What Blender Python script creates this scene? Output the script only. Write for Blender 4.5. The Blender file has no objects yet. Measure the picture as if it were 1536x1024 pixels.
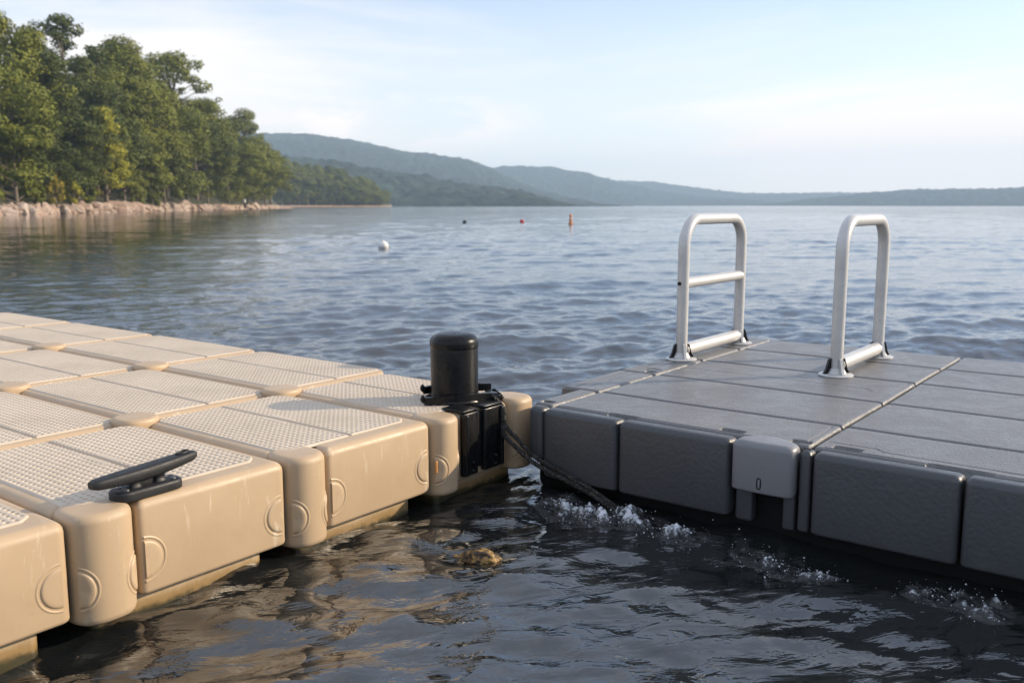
import bpy, bmesh, math, random
import numpy as np
from mathutils import Vector, Matrix, noise as mnoise
R = math.radians
SC = bpy.context.scene
COL = SC.collection
PI = math.pi
rng = random.Random(7)

# ------------------------------------------------------------------ camera
CAMZ, DECK = 1.22, 0.37            # metres above the water
FWD = R(37.4)                      # heading; X and Y run along the dock grid
PITCH = math.atan(204 / 1372)
cam = bpy.data.cameras.new('camera')
cam.lens = 1372 / 1536 * 36; cam.sensor_width = 36
cam.clip_start = 0.05; cam.clip_end = 40000
cam.dof.use_dof = True; cam.dof.focus_distance = 3.3; cam.dof.aperture_fstop = 4.2
co = bpy.data.objects.new('camera', cam); COL.objects.link(co)
co.location = (0, 0, CAMZ); co.rotation_euler = (PI / 2 - PITCH, 0, FWD - PI / 2)
SC.camera = co
FW = Vector((math.cos(FWD), math.sin(FWD), 0)); RT = Vector((math.sin(FWD), -math.cos(FWD), 0))

def ray(px, py):
    u = (px - 768) / 1372; v = (512 - py) / 1372
    f = math.cos(PITCH) + v * math.sin(PITCH); up = -math.sin(PITCH) + v * math.cos(PITCH)
    return FW * f + RT * u + Vector((0, 0, up))
def at(px, py, d):                 # point at ground distance d seen in that direction
    r = ray(px, py); k = d / math.hypot(r.x, r.y)
    return Vector((0, 0, CAMZ)) + r * k

# ------------------------------------------------------------------ light
SUN_EL, SUN_AZ = R(22), FWD - R(80)
sd = Vector((math.cos(SUN_AZ) * math.cos(SUN_EL), math.sin(SUN_AZ) * math.cos(SUN_EL), math.sin(SUN_EL)))
sl = bpy.data.lights.new('sun', 'SUN'); sl.energy = 3.6; sl.angle = R(0.6); sl.color = (1.0, 0.83, 0.61)
so = bpy.data.objects.new('sun', sl); COL.objects.link(so)
so.rotation_euler = sd.to_track_quat('Z', 'Y').to_euler()
W = bpy.data.worlds.new('World'); SC.world = W; W.use_nodes = True
nt = W.node_tree; nt.nodes.clear()
def N(t, typ, **kw):
    n = t.nodes.new(typ)
    for k, v in kw.items():
        if k in n.inputs: n.inputs[k].default_value = v
        else: setattr(n, k, v)
    return n
out = N(nt, 'ShaderNodeOutputWorld'); bg = N(nt, 'ShaderNodeBackground', Strength=0.145)
sky = N(nt, 'ShaderNodeTexSky', sky_type='NISHITA'); sky.sun_disc = False
sky.sun_elevation = SUN_EL; sky.sun_rotation = PI / 2 - SUN_AZ
sky.air_density = 1.0; sky.dust_density = 0.6; sky.ozone_density = 4.0; sky.altitude = 100
tc = N(nt, 'ShaderNodeTexCoord')
# thin high cloud: sheets, and a few small heaps low over the far hills
sep = N(nt, 'ShaderNodeSeparateXYZ'); nt.links.new(tc.outputs['Generated'], sep.inputs[0])
def wm(op, a, b=None, c=None, clamp=False):
    m = N(nt, 'ShaderNodeMath', operation=op); m.use_clamp = clamp
    for i, s in enumerate((a, b, c)):
        if s is None: continue
        if isinstance(s, (int, float)): m.inputs[i].default_value = s
        else: nt.links.new(s, m.inputs[i])
    return m.outputs[0]
zc = wm('MAXIMUM', sep.outputs['Z'], 0.0)
mp = N(nt, 'ShaderNodeMapping'); mp.inputs['Rotation'].default_value = (R(3), R(2), 0); mp.inputs['Scale'].default_value = (1.0, 1.0, 6.5)
nt.links.new(tc.outputs['Generated'], mp.inputs[0])
n1 = N(nt, 'ShaderNodeTexNoise', Scale=1.7, Detail=7.0, Roughness=0.52, Distortion=0.5); nt.links.new(mp.outputs[0], n1.inputs['Vector'])
r1 = N(nt, 'ShaderNodeMapRange'); r1.inputs[1].default_value = 0.40; r1.inputs[2].default_value = 0.66; nt.links.new(n1.outputs[0], r1.inputs[0])
r1.interpolation_type = 'SMOOTHSTEP'
low = N(nt, 'ShaderNodeMapRange'); low.inputs[1].default_value = 0.0; low.inputs[2].default_value = 0.27; low.inputs[3].default_value = 0.70; low.inputs[4].default_value = 0.0
nt.links.new(zc, low.inputs[0])
high = N(nt, 'ShaderNodeMapRange'); high.inputs[1].default_value = 0.24; high.inputs[2].default_value = 0.6; high.inputs[4].default_value = 0.38  # unseen overhead cover, added so the near water reflects a brighter sky
nt.links.new(zc, high.inputs[0])
thin = wm('ADD', wm('MULTIPLY', r1.outputs[0], 0.44), wm('ADD', low.outputs[0], 0.10), None, True)
mp2 = N(nt, 'ShaderNodeMapping'); mp2.inputs['Scale'].default_value = (1, 1, 2.3); nt.links.new(tc.outputs['Generated'], mp2.inputs[0])
n2 = N(nt, 'ShaderNodeTexNoise', Scale=11.0, Detail=6.0, Roughness=0.55); nt.links.new(mp2.outputs[0], n2.inputs['Vector'])
r2 = N(nt, 'ShaderNodeMapRange'); r2.inputs[1].default_value = 0.47; r2.inputs[2].default_value = 0.60; r2.interpolation_type = 'SMOOTHSTEP'; nt.links.new(n2.outputs[0], r2.inputs[0])
band = wm('MULTIPLY', wm('SMOOTH_MIN', 1.0, wm('DIVIDE', wm('SUBTRACT', sep.outputs['Z'], 0.05), 0.03), 0.1, True),
          wm('SUBTRACT', 1.0, wm('DIVIDE', wm('SUBTRACT', sep.outputs['Z'], 0.085), 0.035), None, True), None, True)
azd = N(nt, 'ShaderNodeVectorMath', operation='DOT_PRODUCT'); nt.links.new(tc.outputs['Generated'], azd.inputs[0])
cdir = ray(520, 180).normalized(); azd.inputs[1].default_value = cdir
azm = N(nt, 'ShaderNodeMapRange'); azm.inputs[1].default_value = 0.975; azm.inputs[2].default_value = 0.997; azm.interpolation_type = 'SMOOTHSTEP'; nt.links.new(azd.outputs['Value'], azm.inputs[0])
heap = wm('MULTIPLY', wm('MULTIPLY', r2.outputs[0], band), wm('MULTIPLY', azm.outputs[0], 0.9))
mx1 = N(nt, 'ShaderNodeMixRGB', Color2=(5.9, 5.3, 4.8, 1)); nt.links.new(thin, mx1.inputs[0]); mx0 = N(nt, 'ShaderNodeMixRGB', Color2=(3.4, 4.0, 4.9, 1)); nt.links.new(high.outputs[0], mx0.inputs[0]); nt.links.new(sky.outputs[0], mx0.inputs[1]); nt.links.new(mx0.outputs[0], mx1.inputs[1])
mx2 = N(nt, 'ShaderNodeMixRGB', Color2=(6.2, 5.5, 5.1, 1)); nt.links.new(heap, mx2.inputs[0]); nt.links.new(mx1.outputs[0], mx2.inputs[1])
nt.links.new(mx2.outputs[0], bg.inputs['Color']); nt.links.new(bg.outputs[0], out.inputs[0])

SC.view_settings.view_transform = 'Standard'; SC.view_settings.look = 'None'
SC.view_settings.exposure = 0.7; SC.view_settings.gamma = 1.0
SC.render.engine = 'CYCLES'
cy = SC.cycles
cy.use_denoising = True; cy.max_bounces = 6; cy.diffuse_bounces = 2; cy.glossy_bounces = 3
cy.transmission_bounces = 2; cy.transparent_max_bounces = 6; cy.volume_bounces = 3
cy.caustics_reflective = False; cy.caustics_refractive = False; cy.sample_clamp_indirect = 6

# ------------------------------------------------------------------ materials
class Mat:
    def __init__(s, name):
        s.m = bpy.data.materials.new(name); s.m.use_nodes = True
        s.t = s.m.node_tree; s.t.nodes.clear()
        s.o = N(s.t, 'ShaderNodeOutputMaterial'); s.p = N(s.t, 'ShaderNodeBsdfPrincipled')
        s.l(s.p.outputs[0], s.o.inputs[0]); s.c = N(s.t, 'ShaderNodeTexCoord')
    def l(s, a, b): s.t.links.new(a, b)
    def noise(s, scale, detail=4, rough=0.5, co='Object', vec=None, dist=0.0, dim=None):
        n = N(s.t, 'ShaderNodeTexNoise', Scale=scale, Detail=detail, Roughness=rough, Distortion=dist)
        v = s.c.outputs[co]
        if vec:
            m = N(s.t, 'ShaderNodeMapping'); m.inputs['Scale'].default_value = vec; s.l(v, m.inputs[0]); v = m.outputs[0]
        s.l(v, n.inputs['Vector']); return n.outputs[0]
    def rng(s, v, a, b, c=0.0, d=1.0, smooth=True):
        m = N(s.t, 'ShaderNodeMapRange'); s.l(v, m.inputs[0])
        for i, q in enumerate((a, b, c, d)): m.inputs[i + 1].default_value = q
        if smooth: m.interpolation_type = 'SMOOTHSTEP'
        return m.outputs[0]
    def math(s, op, a, b=0.0):
        m = N(s.t, 'ShaderNodeMath', operation=op)
        for i, q in enumerate((a, b)):
            if isinstance(q, (int, float)): m.inputs[i].default_value = q
            else: s.l(q, m.inputs[i])
        return m.outputs[0]
    def mix(s, f, a, b):
        m = N(s.t, 'ShaderNodeMixRGB')
        for i, q in enumerate((f, a, b)):
            if isinstance(q, (int, float)): m.inputs[i].default_value = q
            elif isinstance(q, tuple): m.inputs[i].default_value = (*q, 1)
            else: s.l(q, m.inputs[i])
        return m.outputs[0]
    def set(s, **kw):
        for k, v in kw.items():
            k = k.replace('_', ' ')
            i = s.p.inputs[k]
            if isinstance(v, (int, float)): i.default_value = v
            elif isinstance(v, tuple): i.default_value = (*v, 1) if len(v) == 3 else v
            else: s.l(v, i)
        return s
    def bump(s, h, strength=0.5, dist=0.01, prev=None):
        b = N(s.t, 'ShaderNodeBump', Strength=strength, Distance=dist); s.l(h, b.inputs['Height'])
        if prev is not None: s.l(prev, b.inputs['Normal'])
        s.l(b.outputs[0], s.p.inputs['Normal']); return b.outputs[0]

def plastic(name, base, var, rough=0.42, grain=300, gs=0.08, scuff=0.5, scuffcol=(0.75, 0.66, 0.52), dirt=None):
    m = Mat(name)
    big = m.noise(2.3, 4, 0.6, 'Generated' if False else 'Object')
    c = m.mix(m.rng(big, 0.3, 0.7), base, var)
    sc = m.noise(9, 9, 0.72, vec=(1, 1, 0.45), dist=1.2)
    c = m.mix(m.math('MULTIPLY', m.rng(sc, 0.60, 0.70), scuff), c, scuffcol)
    sk = m.noise(5, 5, 0.75, vec=(9, 9, 0.8), dist=0.4)
    c = m.mix(m.math('MULTIPLY', m.rng(sk, 0.62, 0.74), scuff), c, scuffcol)
    sp = m.noise(38, 3, 0.6)
    c = m.mix(m.math('MULTIPLY', m.rng(sp, 0.67, 0.74), 0.45), c, dirt or tuple(x * 0.55 for x in base))
    m.set(Base_Color=c, Roughness=m.rng(sc, 0.3, 0.7, rough - 0.06, rough + 0.14))
    b = m.bump(m.noise(grain, 2, 0.5), gs, 0.002)
    m.bump(m.noise(14, 3, 0.5), 0.10, 0.01, b)
    return m

TAN = plastic('tan_plastic', (0.515, 0.378, 0.24), (0.455, 0.332, 0.208)).m
TREAD = plastic('tan_tread', (0.61, 0.51, 0.395), (0.52, 0.43, 0.325), rough=0.5, scuff=0.18).m
# the part that dips in and out of the water: scale and algae line
mm = Mat('tan_waterline'); g = N(mm.t, 'ShaderNodeNewGeometry'); sx = N(mm.t, 'ShaderNodeSeparateXYZ'); mm.l(g.outputs['Position'], sx.inputs[0])
z = mm.math('ADD', sx.outputs['Z'], mm.math('MULTIPLY', mm.noise(18, 5, 0.65), 0.05))
cc = mm.mix(mm.rng(z, 0.055, 0.085), (0.30, 0.195, 0.085), (0.46, 0.345, 0.22))
cc = mm.mix(mm.rng(z, 0.034, 0.056), (0.055, 0.046, 0.020), cc)
mm.set(Base_Color=cc, Roughness=0.3); mm.bump(mm.noise(60, 4), 0.25, 0.004); TANWET = mm.m

def leather(name, base, var, bs, scale):
    m = Mat(name)
    big = m.noise(1.7, 5, 0.6)
    c = m.mix(m.rng(big, 0.3, 0.7), base, var)
    st = m.noise(6, 8, 0.7, dist=0.8)
    c = m.mix(m.math('MULTIPLY', m.rng(st, 0.56, 0.72), 0.30), c, tuple(min(1, x * 1.6) for x in base))
    v = N(m.t, 'ShaderNodeTexVoronoi', Scale=scale, feature='SMOOTH_F1'); m.l(m.c.outputs['Object'], v.inputs['Vector'])
    nz = m.noise(scale * 0.35, 5, 0.6, dist=0.6)
    b = m.bump(v.outputs['Distance'], bs, 0.003)
    m.bump(nz, bs * 0.7, 0.004, b)
    m.set(Base_Color=c, Roughness=m.rng(st, 0.3, 0.7, 0.27, 0.46))
    return m
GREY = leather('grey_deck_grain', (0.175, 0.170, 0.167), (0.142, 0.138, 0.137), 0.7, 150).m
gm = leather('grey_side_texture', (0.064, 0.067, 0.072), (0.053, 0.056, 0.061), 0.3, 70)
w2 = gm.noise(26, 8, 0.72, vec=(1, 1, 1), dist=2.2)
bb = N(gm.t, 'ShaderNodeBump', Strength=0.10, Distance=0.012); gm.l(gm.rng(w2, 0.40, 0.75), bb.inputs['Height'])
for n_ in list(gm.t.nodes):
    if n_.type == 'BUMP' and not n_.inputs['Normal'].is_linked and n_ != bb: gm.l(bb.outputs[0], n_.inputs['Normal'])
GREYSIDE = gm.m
LIGHTCAP = plastic('light_grey_plastic', (0.21, 0.21, 0.22), (0.185, 0.185, 0.195), rough=0.36, scuff=0.1, scuffcol=(0.4, 0.4, 0.4), grain=200).m
BLACK = plastic('black_plastic', (0.006, 0.006, 0.0065), (0.008, 0.008, 0.0085), rough=0.27, scuff=0.0, scuffcol=(0.03, 0.03, 0.03), gs=0.05).m
BLACK.node_tree.nodes['Principled BSDF'].inputs['Specular IOR Level'].default_value = 0.28
BLACKROUGH = plastic('black_nylon', (0.010, 0.0105, 0.012), (0.015, 0.015, 0.017), rough=0.48, scuff=0.2, scuffcol=(0.08, 0.08, 0.08), gs=0.25, grain=420).m
DARK = Mat('near_black').set(Base_Color=(0.005, 0.0055, 0.006), Roughness=0.7, Specular_IOR_Level=0.2).m  # near-black; also carries the shade under the grey dock
STEEL = Mat('bolt_steel').set(Base_Color=(0.55, 0.54, 0.52), Metallic=1.0, Roughness=0.35).m
pm = Mat('white_painted_tube'); q = pm.noise(7, 5, 0.6)
pm.set(Base_Color=pm.mix(pm.rng(q, 0.35, 0.7), (0.60, 0.59, 0.57), (0.50, 0.49, 0.47)), Roughness=pm.rng(q, 0.3, 0.7, 0.26, 0.42), Metallic=0.25)
pm.bump(pm.noise(60, 3), 0.05, 0.003); TUBE = pm.m
rm = Mat('rope_fibre'); v_ = N(rm.t, 'ShaderNodeTexVoronoi', Scale=150.0); rm.l(rm.c.outputs['Object'], v_.inputs['Vector'])
rm.set(Base_Color=rm.mix(rm.rng(v_.outputs['Distance'], 0.0, 0.42), (0.30, 0.25, 0.20), (0.008, 0.008, 0.008)), Roughness=0.7); rm.bump(v_.outputs['Distance'], 0.9, 0.004); ROPE = rm.m
TAB = Mat('amber_tab').set(Base_Color=(0.62, 0.30, 0.10), Roughness=0.4).m

# ------------------------------------------------------------------ mesh tools
class MB:
    def __init__(s): s.v = []; s.f = []
    def add(s, v, f):
        o = len(s.v); s.v += [tuple(p) for p in v]; s.f += [tuple(i + o for i in q) for q in f]; return s
    def loft(s, rings, closed=True, cap0=True, cap1=True):
        n = len(rings[0]); v = [p for r in rings for p in r]; f = []
        m = n if closed else n - 1
        for i in range(len(rings) - 1):
            for j in range(m):
                a, b = i * n + j, i * n + (j + 1) % n
                f.append((a, b, b + n, a + n))
        if cap0: f.append(tuple(range(n - 1, -1, -1)))
        if cap1: f.append(tuple((len(rings) - 1) * n + j for j in range(n)))
        return s.add(v, f)
    def box(s, c, size, r=0.0, seg=3, rot=None):
        bm = bmesh.new(); bmesh.ops.create_cube(bm, size=1)
        for v in bm.verts: v.co = Vector((v.co.x * size[0], v.co.y * size[1], v.co.z * size[2]))
        if r > 0: bmesh.ops.bevel(bm, geom=list(bm.edges), offset=r, segments=seg, profile=0.5, affect='EDGES')
        M_ = Matrix.Translation(c) @ (rot if rot is not None else Matrix())
        bm.verts.index_update()
        s.add([M_ @ v.co for v in bm.verts], [[v.index for v in f.verts] for f in bm.faces]); bm.free(); return s
    def tube(s, path, rad, n=16, caps=True):
        pts = [Vector(p) for p in path]; rings = []; up = None
        rr = rad if isinstance(rad, (list, tuple)) else [rad] * len(pts)
        for i, p in enumerate(pts):
            t = (pts[min(i + 1, len(pts) - 1)] - pts[max(i - 1, 0)]).normalized()
            if up is None:
                up = Vector((0, 0, 1)) if abs(t.z) < 0.9 else Vector((1, 0, 0))
            a = (up - t * up.dot(t)).normalized(); b = t.cross(a); up = a
            rings.append([p + a * (rr[i] * math.cos(2 * PI * k / n)) + b * (rr[i] * math.sin(2 * PI * k / n)) for k in range(n)])
        return s.loft(rings, True, caps, caps)
    def lathe(s, prof, c=(0, 0, 0), n=48, caps=True):
        c = Vector(c)
        return s.loft([[c + Vector((r * math.cos(2 * PI * k / n), r * math.sin(2 * PI * k / n), z)) for k in range(n)] for r, z in prof], True, caps, caps)
    def grid(s, P):
        h, w = P.shape[:2]; o = len(s.v); s.v += [tuple(p) for p in P.reshape(-1, 3).tolist()]
        for i in range(h - 1):
            for j in range(w - 1):
                a = o + i * w + j; s.f.append((a, a + 1, a + w + 1, a + w))
        return s
    def mesh(s, name, mat, origin=(0, 0, 0), angle=38, smooth=True):
        me = bpy.data.meshes.new(name); o = Vector(origin)
        me.from_pydata([Vector(p) - o for p in s.v] if o.length else s.v, [], s.f)
        if smooth:
            me.shade_smooth() if hasattr(me, 'shade_smooth') else me.polygons.foreach_set('use_smooth', [True] * len(me.polygons))
            if angle: me.set_sharp_from_angle(angle=R(angle))
        if mat: me.materials.append(mat)
        me.update(); return me
    def build(s, name, mat, parent=None, origin=(0, 0, 0), **kw):
        return link(name, s.mesh(name, mat, origin, **kw), parent)
def link(name, me, parent=None, loc=None):
    o = bpy.data.objects.new(name, me); COL.objects.link(o)
    if parent: o.parent = parent
    if loc is not None: o.location = loc
    return o
def tag(o, label=None, cat=None, group=None, kind=None):
    for k, v in (('label', label), ('category', cat), ('group', group), ('kind', kind)):
        if v: o[k] = v
    return o
def thing(name, label, cat, loc=(0, 0, 0), group=None):
    o = bpy.data.objects.new(name, None); COL.objects.link(o); o.location = loc; o.empty_display_size = 0.1
    return tag(o, label, cat, group)
def inset(poly, d):
    n = len(poly); res = []
    for i in range(n):
        a, b, c = Vector(poly[i - 1]), Vector(poly[i]), Vector(poly[(i + 1) % n])
        e1 = (b - a).normalized(); e2 = (c - b).normalized()
        n1 = Vector((-e1.y, e1.x)); n2 = Vector((-e2.y, e2.x))
        k = 1 + n1.dot(n2)
        res.append(b + (n1 + n2) * (d / max(k, 0.2)))
    return res
def rounded(poly, rads, seg=5):
    n = len(poly); res = []
    for i in range(n):
        a, b, c = Vector(poly[i - 1]), Vector(poly[i]), Vector(poly[(i + 1) % n])
        r = rads[i]; e1 = (a - b); e2 = (c - b)
        t = min(r, e1.length * 0.45, e2.length * 0.45)
        p, q_ = b + e1.normalized() * t, b + e2.normalized() * t
        for k in range(seg + 1):
            u = k / seg; res.append(p * (1 - u) ** 2 + b * 2 * u * (1 - u) + q_ * u * u)
    return res
def slab(mb, poly, rads, z0, z1, r, r0=0.012, seg=5):
    rings = []
    def ring(d, z): rings.append([(p.x, p.y, z) for p in rounded(inset(poly, d), [max(q - d * 0.6, 0.006) for q in rads])])
    for k in range(4):
        a = PI / 2 * k / 3; ring(r0 * (1 - math.sin(a)), z0 + r0 * (1 - math.cos(a)))
    for k in range(seg + 1):
        a = PI / 2 * k / seg; ring(r * (1 - math.cos(a)), z1 - r + r * math.sin(a))
    ring(r + 0.012, z1)
    return mb.loft(rings)

# ------------------------------------------------------------------ water
def smooth(x, a, b):
    t = np.clip((x - a) / (b - a), 0, 1); return t * t * (3 - 2 * t)
class Sea:
    def __init__(s, n=120, seed=3):
        r = np.random.default_rng(seed)
        s.lam = np.exp(np.linspace(math.log(0.085), math.log(5.5), n)) * r.uniform(0.95, 1.05, n)
        main = FWD + PI + R(14)
        spread = np.where(s.lam > 0.9, R(24), R(42))
        ang = main + r.normal(0, 1, n) * spread
        s.k = 2 * PI / s.lam; s.dx = np.cos(ang); s.dy = np.sin(ang); s.ph = r.uniform(0, 2 * PI, n)
        slope = 0.15 * math.sqrt(2 / n) * np.where(s.lam < 0.13, 1.0, 1.0) * np.where((s.lam > 0.10) & (s.lam < 0.8), 1.5, 1.0) * np.where(s.lam > 2.0, 0.6, 1.0)
        s.a = slope / s.k
        s.near = smooth(s.lam, 0.25, 1.2)
    def h(s, x, y, dr=None, dt=None):
        x = np.asarray(x, float); y = np.asarray(y, float); r = np.hypot(x, y); z = np.zeros_like(x)
        th = np.arctan2(y, x)
        shelter = 0.75 + 0.25 * smooth(r, 3.0, 8.0)
        gust = 0.8 + 0.35 * np.sin(x * 0.21 + 1.3 * np.sin(y * 0.13)) * np.sin(y * 0.17 + 0.7)
        ux, uy = np.cos(th), np.sin(th)
        lat_ = np.sin(FWD - th); lee = 1 - 0.76 * (1 - smooth(lat_, -0.44, -0.12)) * smooth(r, 5, 12)
        gust = gust * (1 - 0.38 * smooth(r, 12, 60))
        for i in range(len(s.lam)):
            w = 1.0
            if dr is not None:
                kr = abs(s.dx[i] * ux + s.dy[i] * uy) * s.k[i]; kt = abs(-s.dx[i] * uy + s.dy[i] * ux) * s.k[i]
                w = 1 - smooth(np.maximum(kr * dr, kt * dt), 1.2, 2.4)
            sn = np.sin(s.k[i] * (s.dx[i] * x + s.dy[i] * y) + s.ph[i])
            if s.lam[i] < 3: sn = sn - 0.18 * (1 - sn * sn) * 2 + 0.18     # flatter troughs, sharper crests
            z += s.a[i] * sn * w * (shelter * (lee if s.lam[i] > 0.7 else 0.35 + 0.65 * lee) if s.lam[i] > 0.3 else 0.35 + 0.65 * shelter)
        return z * gust
SEA = Sea()
rs = [0.5]
while rs[-1] < 4500: rs.append(rs[-1] + max(0.0065, 0.0031 * rs[-1] ** 1.25))
rs = np.array(rs); ths = np.linspace(FWD - R(62), FWD + R(62), 960)
dth = ths[1] - ths[0]
Rr, Th = np.meshgrid(rs, ths, indexing='ij'); X = Rr * np.cos(Th); Y = Rr * np.sin(Th)
dR = np.gradient(rs)[:, None] * np.ones_like(Th)
Z = SEA.h(X, Y, dR, Rr * dth)
nr, ntn = X.shape
me = bpy.data.meshes.new('water'); me.vertices.add(nr * ntn)
me.vertices.foreach_set('co', np.stack([X, Y, Z], -1).astype(np.float32).ravel())
idx = np.arange(nr * ntn).reshape(nr, ntn)
quads = np.stack([idx[:-1, :-1], idx[1:, :-1], idx[1:, 1:], idx[:-1, 1:]], -1).reshape(-1, 4).astype(np.int32)
me.loops.add(quads.size); me.polygons.add(len(quads))
me.loops.foreach_set('vertex_index', quads.ravel()); me.polygons.foreach_set('loop_start', np.arange(0, quads.size, 4, dtype=np.int32))
me.update(); me.validate(); me.shade_smooth()
wm_ = Mat('lake_water')
geo = N(wm_.t, 'ShaderNodeNewGeometry')
dist = N(wm_.t, 'ShaderNodeVectorMath', operation='LENGTH'); wm_.l(geo.outputs['Position'], dist.inputs[0]); D = dist.outputs['Value']
def wn(scale, vec, detail, rough=0.55, dst=0.0):
    n = N(wm_.t, 'ShaderNodeTexNoise', Scale=scale, Detail=detail, Roughness=rough, Distortion=dst)
    m = N(wm_.t, 'ShaderNodeMapping'); m.vector_type = 'TEXTURE'; m.inputs['Rotation'].default_value = (0, 0, FWD + R(14))
    m.inputs['Scale'].default_value = tuple(1 / q for q in vec)
    wm_.l(geo.outputs['Position'], m.inputs[0]); wm_.l(m.outputs[0], n.inputs['Vector']); return n.outputs[0]
fine = wn(9, (1.4, 0.55, 1), 4, 0.55, 0.6)
mid = wn(1.6, (1.5, 0.45, 1), 5, 0.6, 0.4)
b1 = N(wm_.t, 'ShaderNodeBump', Distance=0.03); wm_.l(fine, b1.inputs['Height']); wm_.l(wm_.rng(D, 2, 60, 0.36, 0.0), b1.inputs['Strength'])
b2 = N(wm_.t, 'ShaderNodeBump', Distance=0.22); wm_.l(mid, b2.inputs['Height']); dr_ = N(wm_.t, 'ShaderNodeVectorMath', operation='DOT_PRODUCT'); wm_.l(geo.outputs['Position'], dr_.inputs[0]); dr_.inputs[1].default_value = RT
lee_ = wm_.rng(wm_.math('DIVIDE', dr_.outputs['Value'], D), -0.44, -0.12, 0.22, 1.0)
wm_.l(wm_.math('MULTIPLY', lee_, wm_.rng(D, 6, 40, 0.0, 0.22)), b2.inputs['Strength']); wm_.l(b1.outputs[0], b2.inputs['Normal'])
wm_.l(b2.outputs[0], wm_.p.inputs['Normal'])
wm_.set(Base_Color=wm_.mix(wm_.rng(D, 3, 14), (0.012, 0.014, 0.014), (0.005, 0.015, 0.025)), Roughness=wm_.rng(D, 10, 300, 0.02, 0.09), IOR=1.95)
me.materials.append(wm_.m)
tag(link('water', me), kind='structure')
# the lake bed, so that nothing shows empty space under the surface
tag(MB().add([(-4600, -4600, -6), (4600, -4600, -6), (4600, 4600, -6), (-4600, 4600, -6)], [(0, 1, 2, 3)]).build('lake_bed', DARK), kind='structure')

# ------------------------------------------------------------------ tan dock
u = 0.85
tan = thing('floating_dock', 'tan plastic modular floating dock with dimpled tread tops, on the left', 'floating dock', (2.2, 3.2, DECK))
TO = Vector((2.2, 3.2, DECK))
SA = [0.60, 1.375, 2.25, 3.10, 3.97]
SB = [2.84, 3.94, 5.21, 6.50, 7.77, 9.04]
SA = [a * u for a in SA]; SB = [b * u for b in SB]
GAP = 0.005; LUGW = 0.16; LW = {0: 0.17, 1: 0.198, 2: 0.175, 3: 0.16}; LUGD = 0.115
def tread(w, l, cut, notch_side=0):
    # one dimpled half panel; x is measured from the outer edge to the middle groove
    nx, ny = int(w / 0.0023), int(l / 0.0023)
    x = np.linspace(0, w, nx); y = np.linspace(0, l, ny); Xg, Yg = np.meshgrid(x, y, indexing='ij')
    p, q_ = 0.0245, 0.0265
    def lat(ox, oy):
        dx = (Xg - ox + p / 2) % p - p / 2; dy = (Yg - oy + q_ / 2) % q_ - q_ / 2
        return np.hypot(dx, dy * 0.82)
    rr_ = lat(0, 0) + 0.0006 * np.sin(Xg * 61) * np.sin(Yg * 47)
    pit = 1 - smooth(rr_, 0.0044, 0.0074)
    dome = -np.cos(2 * PI * Xg / p) * np.cos(2 * PI * Yg / q_)
    m_in = smooth(np.minimum(np.minimum(Xg - 0.012, w - Xg - 0.004), np.minimum(Yg - 0.012, l - Yg - 0.012)), 0, 0.004)
    for cx0, cy0 in ((0, 0), (0, l)):
        m_in *= smooth(np.abs(Xg - cx0) + np.abs(Yg - cy0) - cut, 0, 0.006)
    pad = (np.abs(Yg - l * 0.52) < 0.075) & (w - Xg < 0.03)
    H = 0.0056 - (0.0054 * pit + 0.0007 * (1 + dome) / 2) * m_in * (~pad)
    edge = smooth(np.minimum(np.minimum(Xg, (w - Xg) * 3), np.minimum(Yg, l - Yg)), 0, 0.011)
    for cx0, cy0 in ((0, 0), (0, l)):
        edge = edge * smooth(np.abs(Xg - cx0) + np.abs(Yg - cy0) - cut + 0.010, -0.003, 0.011)
    H = -0.002 + (H + 0.002) * edge
    return Xg, Yg, H
def half_disc(side, mapf, rad=0.058, n=16):
    """raised half disc with a lip round it; side = +1 bulges to +s; mapf(s, z, h) -> point"""
    mb = MB(); prof = [(0.0, 0.0048), (0.7, 0.0048), (0.88, 0.0046), (0.95, 0.0036), (1.0, 0.0), (1.03, -0.004)]
    rings = []
    for fr, h in prof:
        rings.append([mapf(side * rad * fr * math.cos(-PI / 2 + PI * k / n), rad * fr * math.sin(-PI / 2 + PI * k / n), h) for k in range(n + 1)])
    if side < 0: rings = [r[::-1] for r in rings]
    mb.loft(rings[::-1], False, False, False)
    lip = [(1.08, -0.003), (1.11, 0.0012), (1.15, 0.0020), (1.21, 0.0012), (1.28, -0.002)]
    rings = []
    for fr, h in lip:
        rings.append([mapf(side * rad * fr * math.cos(-PI / 2 + PI * k / n), rad * fr * math.sin(-PI / 2 + PI * k / n), h) for k in range(n + 1)])
    if side < 0: rings = [r[::-1] for r in rings]
    mb.loft(rings[::-1], False, False, False)
    return mb
cache = {}
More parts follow.
